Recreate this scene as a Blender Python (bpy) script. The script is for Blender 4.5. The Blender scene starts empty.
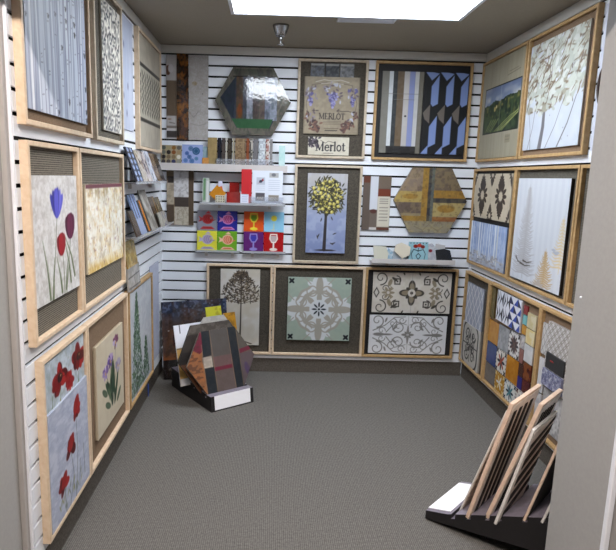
import bpy, bmesh, math, random
import numpy as np
from mathutils import Matrix, Vector
PI = math.pi
sc = bpy.context.scene
C = sc.collection
W, YF, HC, BB = 2.383, -2.464, 2.4643, 0.113     # room width, front end of the slat walls, ceiling, skirting height
PITCH, ZT = 0.0762, 2.3983                        # slat pitch, top groove

# ------------------------------------------------------------------ colour helpers
def lin(c):
    c = np.asarray(c, float)
    return np.where(c <= 0.04045, c / 12.92, ((c + 0.055) / 1.055) ** 2.4)
def rgb(r, g, b): return np.array([r, g, b]) / 255.0
def lc(c): return tuple(float(x) for x in lin(np.array(c) / 255.0)) + (1.0,)

# ------------------------------------------------------------------ materials
def new_mat(name):
    m = bpy.data.materials.new(name); m.use_nodes = True
    nt = m.node_tree; b = nt.nodes['Principled BSDF']
    return m, nt, b
def plain(name, col, rough=0.6, metal=0.0, noise=0.06, scale=30, bump=0.0, spec=0.4, trans=0.0):
    m, nt, b = new_mat(name)
    tc = nt.nodes.new('ShaderNodeTexCoord'); n = nt.nodes.new('ShaderNodeTexNoise')
    n.inputs['Scale'].default_value = scale; n.inputs['Detail'].default_value = 4
    nt.links.new(tc.outputs['Object'], n.inputs['Vector'])
    r = nt.nodes.new('ShaderNodeValToRGB')
    c = np.array(col) / 255.0
    r.color_ramp.elements[0].position = 0.3; r.color_ramp.elements[1].position = 0.7
    r.color_ramp.elements[0].color = tuple(lin(np.clip(c * (1 - noise), 0, 1))) + (1,)
    r.color_ramp.elements[1].color = tuple(lin(np.clip(c * (1 + noise), 0, 1))) + (1,)
    nt.links.new(n.outputs['Fac'], r.inputs['Fac']); nt.links.new(r.outputs['Color'], b.inputs['Base Color'])
    b.inputs['Roughness'].default_value = rough; b.inputs['Metallic'].default_value = metal
    b.inputs['Specular IOR Level'].default_value = spec
    if trans: b.inputs['Transmission Weight'].default_value = trans; b.inputs['IOR'].default_value = 1.2
    if bump:
        bp = nt.nodes.new('ShaderNodeBump'); bp.inputs['Strength'].default_value = bump; bp.inputs['Distance'].default_value = 0.003
        nt.links.new(n.outputs['Fac'], bp.inputs['Height']); nt.links.new(bp.outputs['Normal'], b.inputs['Normal'])
    return m
def wood(name, c0, c1):
    m, nt, b = new_mat(name)
    tc = nt.nodes.new('ShaderNodeTexCoord'); mp = nt.nodes.new('ShaderNodeMapping')
    mp.inputs['Scale'].default_value = (14, 14, 14)
    n = nt.nodes.new('ShaderNodeTexNoise'); n.inputs['Scale'].default_value = 1.5; n.inputs['Detail'].default_value = 6
    n.inputs['Distortion'].default_value = 1.5
    nt.links.new(tc.outputs['Object'], mp.inputs['Vector']); nt.links.new(mp.outputs['Vector'], n.inputs['Vector'])
    r = nt.nodes.new('ShaderNodeValToRGB')
    r.color_ramp.elements[0].position = 0.25; r.color_ramp.elements[1].position = 0.75
    r.color_ramp.elements[0].color = lc(c0); r.color_ramp.elements[1].color = lc(c1)
    nt.links.new(n.outputs['Fac'], r.inputs['Fac']); nt.links.new(r.outputs['Color'], b.inputs['Base Color'])
    b.inputs['Roughness'].default_value = 0.5; b.inputs['Specular IOR Level'].default_value = 0.3
    return m
def weave(name, c0, c1, sx, sz, rough=0.95, both=True, mix=0.5):
    """woven / ribbed cloth: sine ribs along object x and z (and y for floors)"""
    m, nt, b = new_mat(name)
    tc = nt.nodes.new('ShaderNodeTexCoord')
    def wv(direction, s):
        w = nt.nodes.new('ShaderNodeTexWave'); w.wave_type = 'BANDS'; w.bands_direction = direction
        w.inputs['Scale'].default_value = s; w.inputs['Distortion'].default_value = 1.2; w.inputs['Detail'].default_value = 2
        w.inputs['Detail Scale'].default_value = 3
        nt.links.new(tc.outputs['Object'], w.inputs['Vector']); return w
    wz = wv('Z' if name.find('carpet') < 0 or name.find('skirting') >= 0 else 'Y', sz)
    out = wz.outputs['Fac']
    if both:
        wx = wv('X', sx)
        mt = nt.nodes.new('ShaderNodeMath'); mt.operation = 'MULTIPLY'
        nt.links.new(wx.outputs['Fac'], mt.inputs[0]); nt.links.new(wz.outputs['Fac'], mt.inputs[1]); out = mt.outputs[0]
    n = nt.nodes.new('ShaderNodeTexNoise'); n.inputs['Scale'].default_value = 90; n.inputs['Detail'].default_value = 5
    nt.links.new(tc.outputs['Object'], n.inputs['Vector'])
    ad = nt.nodes.new('ShaderNodeMath'); ad.operation = 'MULTIPLY_ADD'; ad.inputs[1].default_value = mix
    nt.links.new(out, ad.inputs[0])
    ml = nt.nodes.new('ShaderNodeMath'); ml.operation = 'MULTIPLY'; ml.inputs[1].default_value = 1 - mix
    nt.links.new(n.outputs['Fac'], ml.inputs[0]); nt.links.new(ml.outputs[0], ad.inputs[2])
    r = nt.nodes.new('ShaderNodeValToRGB')
    r.color_ramp.elements[0].position = 0.15; r.color_ramp.elements[1].position = 0.7
    r.color_ramp.elements[0].color = lc(c0); r.color_ramp.elements[1].color = lc(c1)
    nt.links.new(ad.outputs[0], r.inputs['Fac']); nt.links.new(r.outputs['Color'], b.inputs['Base Color'])
    bp = nt.nodes.new('ShaderNodeBump'); bp.inputs['Strength'].default_value = 0.35; bp.inputs['Distance'].default_value = 0.003
    nt.links.new(ad.outputs[0], bp.inputs['Height']); nt.links.new(bp.outputs['Normal'], b.inputs['Normal'])
    b.inputs['Roughness'].default_value = rough; b.inputs['Specular IOR Level'].default_value = 0.15
    return m
def paint(name, rough, bump=0.15, scale=60, spec=0.4):
    m, nt, b = new_mat(name)
    a = nt.nodes.new('ShaderNodeAttribute'); a.attribute_name = 'paint'
    nt.links.new(a.outputs['Color'], b.inputs['Base Color'])
    tc = nt.nodes.new('ShaderNodeTexCoord'); n = nt.nodes.new('ShaderNodeTexNoise'); n.inputs['Scale'].default_value = scale
    nt.links.new(tc.outputs['Object'], n.inputs['Vector'])
    bp = nt.nodes.new('ShaderNodeBump'); bp.inputs['Strength'].default_value = bump; bp.inputs['Distance'].default_value = 0.004
    nt.links.new(n.outputs['Fac'], bp.inputs['Height']); nt.links.new(bp.outputs['Normal'], b.inputs['Normal'])
    b.inputs['Roughness'].default_value = rough; b.inputs['Specular IOR Level'].default_value = spec
    return m
M = dict(
    slat=plain('slatwall_white', (224, 227, 234), 0.45, noise=0.01, scale=6),
    groove=plain('groove_black', (14, 11, 10), 0.8),
    crown=plain('crown_white', (205, 202, 196), 0.5, noise=0.01),
    ceil=plain('ceiling_paint', (158, 150, 136), 0.95, noise=0.02, scale=120, bump=0.1),
    column=plain('column_paint', (160, 158, 156), 0.85, noise=0.015, scale=80, bump=0.05),
    trim=plain('trim_grey', (168, 163, 160), 0.6, noise=0.01),
    cap=plain('end_cap_white', (226, 228, 236), 0.45, noise=0.01),
    carpet=weave('carpet', (70, 68, 66), (122, 119, 116), 36, 36, mix=0.45),
    skirting=weave('skirting_carpet', (56, 52, 48), (114, 107, 100), 50, 50),
    pine=wood('pine_wood', (204, 177, 148), (222, 202, 178)),
    pinegrey=wood('weathered_pine', (176, 160, 140), (206, 192, 172)),
    oak=wood('golden_oak', (160, 128, 86), (188, 156, 112)),
    burlap=weave('burlap_brown', (52, 48, 43), (104, 97, 87), 34, 34),
    ribbed=weave('ribbed_felt', (66, 61, 55), (128, 121, 110), 40, 40, both=False, mix=0.55),
    tanfelt=weave('tan_felt', (112, 92, 74), (142, 120, 100), 60, 60),
    mesh=weave('grey_mesh', (66, 62, 56), (120, 114, 104), 40, 40),
    paint=paint('painted_satin', 0.5), gloss=paint('painted_gloss', 0.08, 0.22, 30, 0.6), matte=paint('painted_matte', 0.85, 0.05, spec=0.2),
    tile=paint('glazed_tile', 0.2, 0.05, 30, 0.5),
    acrylic=plain('clear_acrylic', (232, 234, 240), 0.08, noise=0.0, trans=0.85),
    ledge=plain('frosted_ledge', (196, 190, 188), 0.3, noise=0.01),
    black=plain('black_foam', (28, 26, 28), 0.6),
    slotgrey=plain('slot_grey', (122, 116, 128), 0.45),
    white=plain('white_card', (238, 238, 244), 0.5, noise=0.005),
    metal=plain('brushed_metal', (170, 170, 172), 0.25, metal=1.0),
    darkmetal=plain('dark_ring', (62, 44, 40), 0.4),
    grey=plain('grey_board', (118, 112, 106), 0.7),
    edge=wood('board_edge', (206, 178, 158), (226, 202, 182)),
    edgew=plain('white_edge', (214, 210, 206), 0.5),
    slotdark=plain('slot_black', (22, 20, 19), 0.7),
    backgrey=plain('board_back_grey', (222, 212, 204), 0.6),
    blue=plain('painter_tape_blue', (54, 84, 170), 0.6),
)
m, nt, b = new_mat('clear_shelf_acrylic')
b.inputs['Base Color'].default_value = lc((206, 208, 214)); b.inputs['Roughness'].default_value = 0.15; b.inputs['Alpha'].default_value = 0.42
M['clear'] = m
m, nt, b = new_mat('fluorescent_diffuser')
b.inputs['Base Color'].default_value = (1, 1, 1, 1); b.inputs['Emission Color'].default_value = (0.86, 0.93, 1.0, 1)
b.inputs['Emission Strength'].default_value = 9.0
M['lamp'] = m
m, nt, b = new_mat('hall_diffuser')
b.inputs['Base Color'].default_value = (1, 1, 1, 1); b.inputs['Emission Color'].default_value = (1.0, 0.90, 0.82, 1)
b.inputs['Emission Strength'].default_value = 52.0
M['halllamp'] = m

# ------------------------------------------------------------------ mesh helpers
def link(name, me, mats, parent=None, loc=(0, 0, 0), rot=(0, 0, 0)):
    o = bpy.data.objects.new(name, me)
    for m in (mats if isinstance(mats, (list, tuple)) else [mats]): me.materials.append(m)
    C.objects.link(o); o.location = loc; o.rotation_euler = rot
    if parent is not None: o.parent = parent
    return o
def boxes(name, bl, mats, parent=None, loc=(0, 0, 0), rot=(0, 0, 0), bevel=0.0):
    """bl: list of (x0,x1,y0,y1,z0,z1[,material index])"""
    bm = bmesh.new()
    for q in bl:
        x0, x1, y0, y1, z0, z1 = q[:6]; mi = q[6] if len(q) > 6 else 0
        v = [bm.verts.new(p) for p in ((x0, y0, z0), (x1, y0, z0), (x1, y1, z0), (x0, y1, z0), (x0, y0, z1), (x1, y0, z1), (x1, y1, z1), (x0, y1, z1))]
        for f in ((0, 3, 2, 1), (4, 5, 6, 7), (0, 1, 5, 4), (1, 2, 6, 5), (2, 3, 7, 6), (3, 0, 4, 7)):
            fc = bm.faces.new([v[i] for i in f]); fc.material_index = mi
    if bevel: bmesh.ops.bevel(bm, geom=bm.edges[:], offset=bevel, segments=1, affect='EDGES')
    me = bpy.data.meshes.new(name); bm.to_mesh(me); bm.free()
    return link(name, me, mats, parent, loc, rot)
def prism(name, pts, y0, y1, mats, parent=None, loc=(0, 0, 0), rot=(0, 0, 0), fn=None):
    """polygon in local x,z extruded along y"""
    bm = bmesh.new(); n = len(pts)
    a = [bm.verts.new((x, y0, z)) for x, z in pts]; b_ = [bm.verts.new((x, y1, z)) for x, z in pts]
    bm.faces.new(a); bm.faces.new(b_[::-1])
    for i in range(n): bm.faces.new((a[i], b_[i], b_[(i + 1) % n], a[(i + 1) % n]))
    bmesh.ops.recalc_face_normals(bm, faces=bm.faces[:])
    if fn:
        for f in bm.faces: f.normal_update(); f.material_index = fn(f)
    me = bpy.data.meshes.new(name); bm.to_mesh(me); bm.free()
    return link(name, me, mats, parent, loc, rot)
def lathe(name, prof, mat, parent=None, loc=(0, 0, 0), seg=24, rot=(0, 0, 0)):
    vs = []; fs = []
    for r, z in prof:
        for k in range(seg):
            a = 2 * PI * k / seg; vs.append((r * math.cos(a), r * math.sin(a), z))
    for i in range(len(prof) - 1):
        for k in range(seg):
            k2 = (k + 1) % seg; fs.append((i * seg + k, i * seg + k2, (i + 1) * seg + k2, (i + 1) * seg + k))
    me = bpy.data.meshes.new(name); me.from_pydata(vs, [], fs)
    for p in me.polygons: p.use_smooth = True
    return link(name, me, mat, parent, loc, rot)
def empty(name, loc=(0, 0, 0), rot=(0, 0, 0)):
    o = bpy.data.objects.new(name, None); C.objects.link(o); o.location = loc; o.rotation_euler = rot; o.empty_display_size = 0.05
    return o
def tag(o, label, cat, group=None):
    o['label'] = label; o['category'] = cat
    if group: o['group'] = group
    return o
def struct(o): o['kind'] = 'structure'; return o

# ------------------------------------------------------------------ paint canvas (colour attribute on a fine grid)
class Cv:
    def __init__(s, w, h, base=(230, 228, 225), res=0.004, half=None):
        """half: function v(0..1)->(x_left,x_right) in metres for non-rectangular outlines"""
        nx = max(3, int(w / res) + 1); ny = max(3, int(h / res) + 1)
        s.w, s.h, s.nx, s.ny, s.res = w, h, nx, ny, res
        t = np.linspace(0, 1, nx)[None, :]; v = np.linspace(0, 1, ny)[:, None]
        if half is None: s.X = np.repeat(t * w, ny, 0)
        else:
            lr = np.array([half(float(q)) for q in v[:, 0]])
            s.X = lr[:, :1] + (lr[:, 1:] - lr[:, :1]) * t
        s.Y = np.repeat(v * h, nx, 1)
        s.c = np.ones((ny, nx, 3)) * (np.array(base) / 255.0)
        s.edge = np.array(base) / 255.0
    def mixin(s, al, col):
        if not isinstance(col, np.ndarray) or col.ndim == 1: col = np.array(col, float) / 255.0 * np.ones((1, 1, 3))
        al = np.clip(al, 0, 1)[..., None]; s.c = s.c * (1 - al) + col * al
    def ell(s, u, v, rx, ry, col, ang=0, a=1):
        dx = s.X - u * s.w; dy = s.Y - v * s.h; ca, sa = math.cos(ang), math.sin(ang)
        p = (dx * ca + dy * sa) / rx; q = (-dx * sa + dy * ca) / ry
        d = (np.sqrt(p * p + q * q) - 1) * min(rx, ry)
        s.mixin(a * (0.5 - d / s.res), col)
    def ring(s, u, v, r, wd, col, a=1):
        d = np.abs(np.hypot(s.X - u * s.w, s.Y - v * s.h) - r) - wd / 2
        s.mixin(a * (0.5 - d / s.res), col)
    def poly(s, pts, col, a=1):
        P = [(x * s.w, y * s.h) for x, y in pts]
        ins = np.zeros(s.X.shape, bool); dm = np.full(s.X.shape, 9.0)
        for i in range(len(P)):
            x0, y0 = P[i]; x1, y1 = P[(i + 1) % len(P)]
            if y0 != y1:
                c = ((y0 > s.Y) != (y1 > s.Y)) & (s.X < (x1 - x0) * (s.Y - y0) / (y1 - y0) + x0); ins ^= c
            dm = np.minimum(dm, s.seg(x0, y0, x1, y1)[0])
        s.mixin(a * (0.5 + np.where(ins, dm, -dm) / s.res), col)
    def seg(s, x0, y0, x1, y1):
        dx, dy = x1 - x0, y1 - y0; L = dx * dx + dy * dy + 1e-12
        t = np.clip(((s.X - x0) * dx + (s.Y - y0) * dy) / L, 0, 1)
        return np.hypot(s.X - x0 - t * dx, s.Y - y0 - t * dy), t
    def line(s, pts, w0, col, w1=None, a=1):
        if w1 is None: w1 = w0
        P = [(x * s.w, y * s.h) for x, y in pts]; n = len(P) - 1
        best = np.full(s.X.shape, 9.0)
        for i in range(n):
            d, t = s.seg(*P[i], *P[i + 1])
            wd = w0 + (w1 - w0) * (i + t) / n
            best = np.minimum(best, d - wd / 2)
        s.mixin(a * (0.5 - best / s.res), col)
    def rect(s, u0, v0, u1, v1, col, a=1):
        d = np.maximum(np.maximum(u0 * s.w - s.X, s.X - u1 * s.w), np.maximum(v0 * s.h - s.Y, s.Y - v1 * s.h))
        s.mixin(a * (0.5 - d / s.res), col)
    def noise(s, sx, sy=None, seed=0):
        sy = sy or sx; r = np.random.RandomState(seed)
        gx = s.X / sx; gy = s.Y / sy
        mx, my = gx.min(), gy.min(); gx = gx - mx; gy = gy - my
        G = r.rand(int(gy.max()) + 3, int(gx.max()) + 3)
        i = gx.astype(int); j = gy.astype(int); fx = gx - i; fy = gy - j
        fx = fx * fx * (3 - 2 * fx); fy = fy * fy * (3 - 2 * fy)
        return (G[j, i] * (1 - fx) + G[j, i + 1] * fx) * (1 - fy) + (G[j + 1, i] * (1 - fx) + G[j + 1, i + 1] * fx) * fy
    def mottle(s, col, sc_=0.03, amt=0.5, seed=0, sy=None, thr=0.5, soft=4):
        n = 0.6 * s.noise(sc_, sy, seed) + 0.4 * s.noise(sc_ / 2.5, sy and sy / 2.5, seed + 7)
        s.mixin(amt * np.clip((n - thr) * soft + 0.5, 0, 1), col)
    def grain(s, amt=0.04, seed=1):
        s.c = np.clip(s.c * (1 + amt * (s.noise(s.res * 2, None, seed) - 0.5) * 2)[..., None], 0, 1)
    def build(s, name, t, mat, parent=None, loc=(0, 0, 0), rot=(0, 0, 0), edge=None):
        """front face at local y=-t, back at y=0, lower left corner of the canvas at x=0,z=0"""
        nx, ny = s.nx, s.ny; n = nx * ny
        idx = np.arange(n).reshape(ny, nx)
        ring_ = np.concatenate([idx[0, :], idx[1:, -1], idx[-1, -2::-1], idx[-2:0:-1, 0]])
        co = np.stack([s.X, np.full(s.X.shape, -t), s.Y], -1).reshape(-1, 3)
        e1 = co[ring_]; e2 = e1.copy(); e2[:, 1] = 0
        k = len(ring_); allc = np.concatenate([co, e1, e2])
        q = np.stack([idx[:-1, :-1], idx[:-1, 1:], idx[1:, 1:], idx[1:, :-1]], -1).reshape(-1, 4)
        a = n + np.arange(k); b2 = np.roll(a, -1)
        side = np.stack([a, a + k, b2 + k, b2], -1)
        faces = np.concatenate([q, side])
        nf = len(faces) + 1
        loops = np.concatenate([faces.ravel(), (n + k + np.arange(k))[::-1]]).astype(np.int32)
        me = bpy.data.meshes.new(name)
        me.vertices.add(len(allc)); me.vertices.foreach_set('co', allc.ravel().astype(np.float32))
        me.loops.add(len(loops)); me.loops.foreach_set('vertex_index', loops)
        me.polygons.add(nf)
        me.polygons.foreach_set('loop_start', np.concatenate([np.arange(len(faces)) * 4, [len(faces) * 4]]).astype(np.int32))
        me.update(calc_edges=True)
        ec = np.array(edge) / 255.0 if edge is not None else s.edge
        col = np.concatenate([s.c.reshape(-1, 3), np.tile(ec, (2 * k, 1))])
        col = np.clip(col, 0, 1) ** 1.14
        col = np.concatenate([lin(col), np.ones((len(col), 1))], 1)
        at = me.color_attributes.new('paint', 'FLOAT_COLOR', 'POINT'); at.data.foreach_set('color', col.ravel().astype(np.float32))
        return link(name, me, mat, parent, loc, rot)

# ------------------------------------------------------------------ paint subjects
def leafblob(c, u, v, L, ang, col, wd=0.35):
    c.ell(u + math.cos(ang) * L / 2 / c.w, v + math.sin(ang) * L / 2 / c.h, L / 2, L * wd / 2, col, ang)
def spiral(c, u, v, r, a0, turns, wd, col, d=1, n=26):
    wd *= 1.1
    pts = []
    for i in range(n + 1):
        t = i / n; a = a0 + d * turns * 2 * PI * t; rr = r * (1 - 0.82 * t)
        pts.append((u + math.cos(a) * rr / c.w, v + math.sin(a) * rr / c.h))
    c.line(pts, wd, col, wd * 0.6)
def sym4(fn, c):
    for sx in (1, -1):
        for sy in (1, -1): fn(lambda u: 0.5 + sx * (u - 0.5), lambda v: 0.5 + sy * (v - 0.5), sx, sy)
def branch(c, x, y, ang, L, wd, depth, col, rnd, spread=0.5, leaf=None):
    x2 = x + math.cos(ang) * L; y2 = y + math.sin(ang) * L
    c.line([(x / c.w, y / c.h), (x2 / c.w, y2 / c.h)], wd, col, wd * 0.7)
    if depth == 0:
        if leaf: leaf(x2, y2)
        return
    for k in range(2 if depth < 3 else 3):
        branch(c, x2, y2, ang + rnd.uniform(-spread, spread) * 1.3, L * rnd.uniform(0.62, 0.85), wd * 0.65, depth - 1, col, rnd, spread, leaf)
def art_birch(w, h):
    c = Cv(w, h, (170, 178, 196), 0.0035); rnd = random.Random(3)
    c.mottle((196, 200, 214), 0.05, 0.6, 2, 0.3); c.mottle((140, 150, 176), 0.03, 0.35, 5, 0.4)
    for i in range(17):
        x = (i + 0.5) / 17 + rnd.uniform(-.02, .02); wd = rnd.choice([0.014, 0.02, 0.03, 0.042]); dx = rnd.uniform(-.05, .05)
        base = rnd.choice([(216, 221, 230), (204, 210, 222), (228, 230, 236), (186, 192, 208)])
        n = 6; pts = [(x + dx * (k / n - .5) + rnd.uniform(-.004, .004), k / n) for k in range(n + 1)]
        c.line([(p + wd * .36 / w, q) for p, q in pts], wd * .5, (128, 132, 158), wd * .4)
        c.line(pts, wd, base, wd * .75)
        for k in range(int(11 * wd / .03)):
            v = rnd.random(); u = x + dx * (v - .5)
            if rnd.random() < .78: c.line([(u - wd * rnd.uniform(.1, .45) / w, v), (u + wd * rnd.uniform(0, .3) / w, v + .003)], 0.002, (92, 88, 106))
            else: c.ell(u, v, wd * .2, wd * .26, (34, 30, 42), rnd.uniform(-.5, .5)); c.line([(u - wd * .4 / w, v + .008), (u, v + .016), (u + wd * .4 / w, v + .006)], .002, (80, 76, 92))
    for k in range(7): 
        x = rnd.random(); c.line([(x, 0), (x + rnd.uniform(-.06, .06), 1)], 0.004, (120, 118, 146))
    return c
def art_leafmosaic(w, h):
    c = Cv(w, h, (214, 210, 202), 0.0035); rnd = random.Random(5)
    for j in range(int(h / .024)):
        for i in range(int(w / .024)):
            col = rnd.choice([(66, 68, 78), (96, 96, 104), (126, 122, 118), (60, 58, 62), (236, 232, 222)])
            c.ell((i + .5 + rnd.uniform(-.25, .25)) * .024 / w, (j + .5 + rnd.uniform(-.2, .2)) * .024 / h, .015, .0062, col, rnd.choice([.9, -.9, 1.4, .2]))
    for x in (.0, .985): 
        for j in range(int(h / .014)): c.rect(x, j * .014 / h, x + .015, (j * .014 + .007) / h, (30, 30, 34))
    return c
def art_stencil_floral(w, h):
    c = Cv(w, h, (186, 178, 164), 0.004); rnd = random.Random(8); c.mottle((162, 154, 140), .1, .5, 3)
    for v in (.735, .245): c.rect(0, v - .019, 1, v + .019, (74, 70, 66))
    c.rect(0, .262, 1, .718, (186, 180, 166))
    for i in range(9):
        x = .06 + i * .11
        c.line([(x, .29), (x + .02, .5), (x - .01, .68)], .005, (78, 72, 66))
        for k in range(11):
            v = .3 + k * .035; s_ = 1 if k % 2 else -1
            leafblob(c, x, v, .04, PI / 2 - s_ * .8, rnd.choice([(84, 78, 72), (104, 98, 90), (66, 60, 56)]), .5)
    return c
def art_tulips(w, h):
    c = Cv(w, h, (216, 214, 212), 0.0032); rnd = random.Random(2)
    c.mottle((190, 186, 184), .05, .6, 3); c.mottle((238, 238, 240), .02, .5, 9); c.mottle((170, 166, 160), .012, .25, 4, thr=.65)
    def stem(x0, x1, v): c.line([(x0, .0), ((x0 + x1) / 2 + .01, v / 2), (x1, v)], .007, (108, 118, 86), .004)
    stem(.34, .50, .66); stem(.66, .80, .46); stem(.62, .60, .38)
    for x, v0, v1, l in ((.30, .02, .5, -.12), (.36, .0, .34, .05), (.56, .03, .34, -.1), (.78, .08, .45, -.12), (.88, .12, .5, -.22), (.66, .04, .3, .06)):
        c.line([(x, v0), (x + l * .35, (v0 + v1) / 2), (x + l, v1)], .016, (98, 112, 80), .002)
        c.line([(x + .015, v0), (x + l * .35 + .02, (v0 + v1) / 2), (x + l + .01, v1)], .006, (138, 146, 112), .001)
    def tulip(u, v, L, cols, lean, op):
        for k, a in enumerate((-.62, .62, -.34, .34, -.12, .12, 0) if op else (-.42, .42, -.2, .2, 0)):
            leafblob(c, u, v, L * (1 - .08 * abs(a) + .05 * (k % 2)), PI / 2 + lean - a, cols[k % len(cols)], .34 if op else .6)
        c.line([(u + .005, v + .01), (u + .02, v + L * .8 / h)], .003, cols[-1], .001)
    tulip(.50, .66, .11, [(76, 74, 170), (104, 104, 206), (58, 56, 150), (128, 126, 220), (88, 84, 190)], -.05, True)
    tulip(.80, .46, .10, [(92, 34, 62), (116, 44, 82), (72, 24, 50)], .02, False)
    tulip(.58, .34, .085, [(140, 26, 40), (168, 36, 48), (110, 18, 34)], .05, False)
    return c
def art_abstract(w, h):
    c = Cv(w, h, (222, 214, 196), 0.0035)
    g = c.Y / h
    c.mixin(np.clip((g - .72) * 5, 0, 1) * .8, (176, 158, 120)); c.mottle((214, 176, 96), .06, .55, 4, thr=.62)
    c.mottle((160, 140, 112), .05, .35, 14, thr=.66); c.mottle((240, 238, 230), .03, .7, 6)
    c.mixin(np.clip((.14 - g) * 9, 0, 1) * .8, (214, 178, 96)); c.mottle((250, 248, 244), .02, .45, 16, .05)
    c.mottle((206, 150, 70), .012, .35, 33, thr=.74)
    c.rect(0, .955, 1, 1, (126, 78, 88)); c.mottle((120, 72, 84), .02, .5, 8, thr=.8)
    return c
def poppy(c, u, v, r, rnd, side=False):
    for k in range(9):
        a = rnd.uniform(0, 2 * PI); rr = r * rnd.uniform(.25, .5)
        c.ell(u + math.cos(a) * rr * 1.5 / c.w, v + math.sin(a) * rr * (1.0 if side else .9) / c.h, r * rnd.uniform(.55, .85), r * rnd.uniform(.35, .55), rnd.choice([(126, 20, 24), (150, 26, 28), (92, 14, 20), (170, 38, 36)]), a)
    if not side:
        c.ell(u, v, r * .42, r * .3, (30, 14, 20)); c.ell(u + .02, v + .02, r * .12, r * .09, (190, 180, 130))
        for k in range(7): a = rnd.uniform(0, 6.3); c.line([(u, v), (u + math.cos(a) * r * 1.1 / c.w, v + math.sin(a) * r * .7 / c.h)], .004, (86, 10, 16), .001)
    else: c.line([(u - .02, v - .03), (u, v + .05)], r * .15, (96, 10, 16), r * .03)
def art_poppy_top(w, h):
    c = Cv(w, h, (176, 186, 196), 0.0032); rnd = random.Random(6)
    c.mottle((206, 214, 222), .04, .7, 3); c.mottle((140, 150, 140), .02, .35, 4, thr=.6)
    for x in (.1, .3, .52, .78): c.line([(x, 0), (x + .05, .5)], .008, (96, 116, 70), .003)
    for k in range(26): leafblob(c, rnd.random(), rnd.uniform(0, .3), .03, rnd.uniform(.8, 2.3), rnd.choice([(104, 122, 76), (150, 150, 90), (80, 100, 66)]), .35)
    poppy(c, .34, .66, .062, rnd); poppy(c, .84, .72, .058, rnd); poppy(c, .58, .50, .04, rnd, True)
    return c
def art_poppy_low(w, h):
    c = Cv(w, h, (176, 182, 200), 0.0032); rnd = random.Random(11)
    c.mottle((198, 202, 216), .05, .7, 3, .02); c.mottle((150, 158, 184), .03, .4, 4, .015, thr=.62)
    for p in ([(.60, .0), (.68, .4), (.66, .76)], [(.44, 0), (.56, .25), (.50, .48)], [(.34, 0), (.32, .22)], [(.7, .05), (.74, .3)], [(.86, .1), (.84, .4)]):
        c.line(p, .005, (92, 104, 96), .003)
    for k in range(20): leafblob(c, rnd.uniform(.2, .75), rnd.uniform(0, .2), .03, rnd.uniform(1, 2.1), rnd.choice([(150, 152, 104), (110, 120, 100)]), .25)
    for u, v, r in ((.66, .80, .058), (.50, .51, .056), (.30, .27, .052)):
        poppy(c, u, v, r * .8, rnd, True); leafblob(c, u - .05, v - .02, r * 1.5, .8, (152, 30, 30), .6)
    return c
def art_iris(w, h):
    c = Cv(w, h, (206, 196, 176), 0.0032); rnd = random.Random(12); c.mottle((196, 184, 164), .08, .5, 3)
    for x0, x1, v in ((.52, .30, .62), (.52, .48, .72), (.54, .70, .84), (.55, .78, .6), (.5, .36, .5)):
        c.line([(x0, .18), ((x0 + x1) / 2, .45), (x1, v)], .007, (92, 104, 84), .004)
    for k in range(15):
        a = rnd.uniform(.9, 2.3); leafblob(c, .52 + rnd.uniform(-.1, .12), rnd.uniform(.14, .36), rnd.uniform(.09, .2), a, rnd.choice([(60, 84, 66), (96, 114, 88), (46, 66, 56)]), .2)
    for u, v, a in ((.25, .35, 2.6), (.36, .18, 2.7), (.6, .14, .6)): leafblob(c, u + .1, v, .1, a, (96, 112, 92), .35)
    def iris(u, v, cols):
        for a in (.1, .5, 1.0, 1.57, 2.2, 2.7, 3.1, -1.0, -2.1): leafblob(c, u, v, .055 if math.cos(a) ** 2 > .4 else .042, a, rnd.choice(cols), .5)
        c.ell(u, v - .01, .008, .008, (206, 170, 70))
    iris(.30, .62, [(130, 104, 160), (160, 140, 188), (206, 196, 214)]); iris(.48, .70, [(80, 52, 124), (112, 82, 156), (180, 160, 200)]); iris(.70, .85, [(190, 176, 206), (120, 70, 100), (160, 120, 150)])
    iris(.78, .55, [(176, 170, 190), (150, 140, 170)])
    return c
def art_cypress(w, h):
    c = Cv(w, h, (186, 190, 198), 0.0038); rnd = random.Random(14); c.mottle((206, 208, 212), .06, .6, 3); c.mottle((170, 160, 176), .02, .3, 5, thr=.7)
    c.line([(.28, 0), (.28, .3)], .012, (86, 70, 60))
    for cx, wd, top, n in ((.30, .50, .93, 1200), (.70, .34, .42, 420)):
        for k in range(n):
            v = rnd.random() ** 1.2 * top; hw = wd * (1 - v / top) ** .8 * .5 + .008
            leafblob(c, cx + rnd.uniform(-hw, hw), v + .02, rnd.uniform(.012, .024), rnd.uniform(.3, 2.8), rnd.choice([(44, 78, 52), (66, 104, 66), (30, 56, 42), (116, 146, 108), (54, 88, 70)]), .4)
    return c
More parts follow.
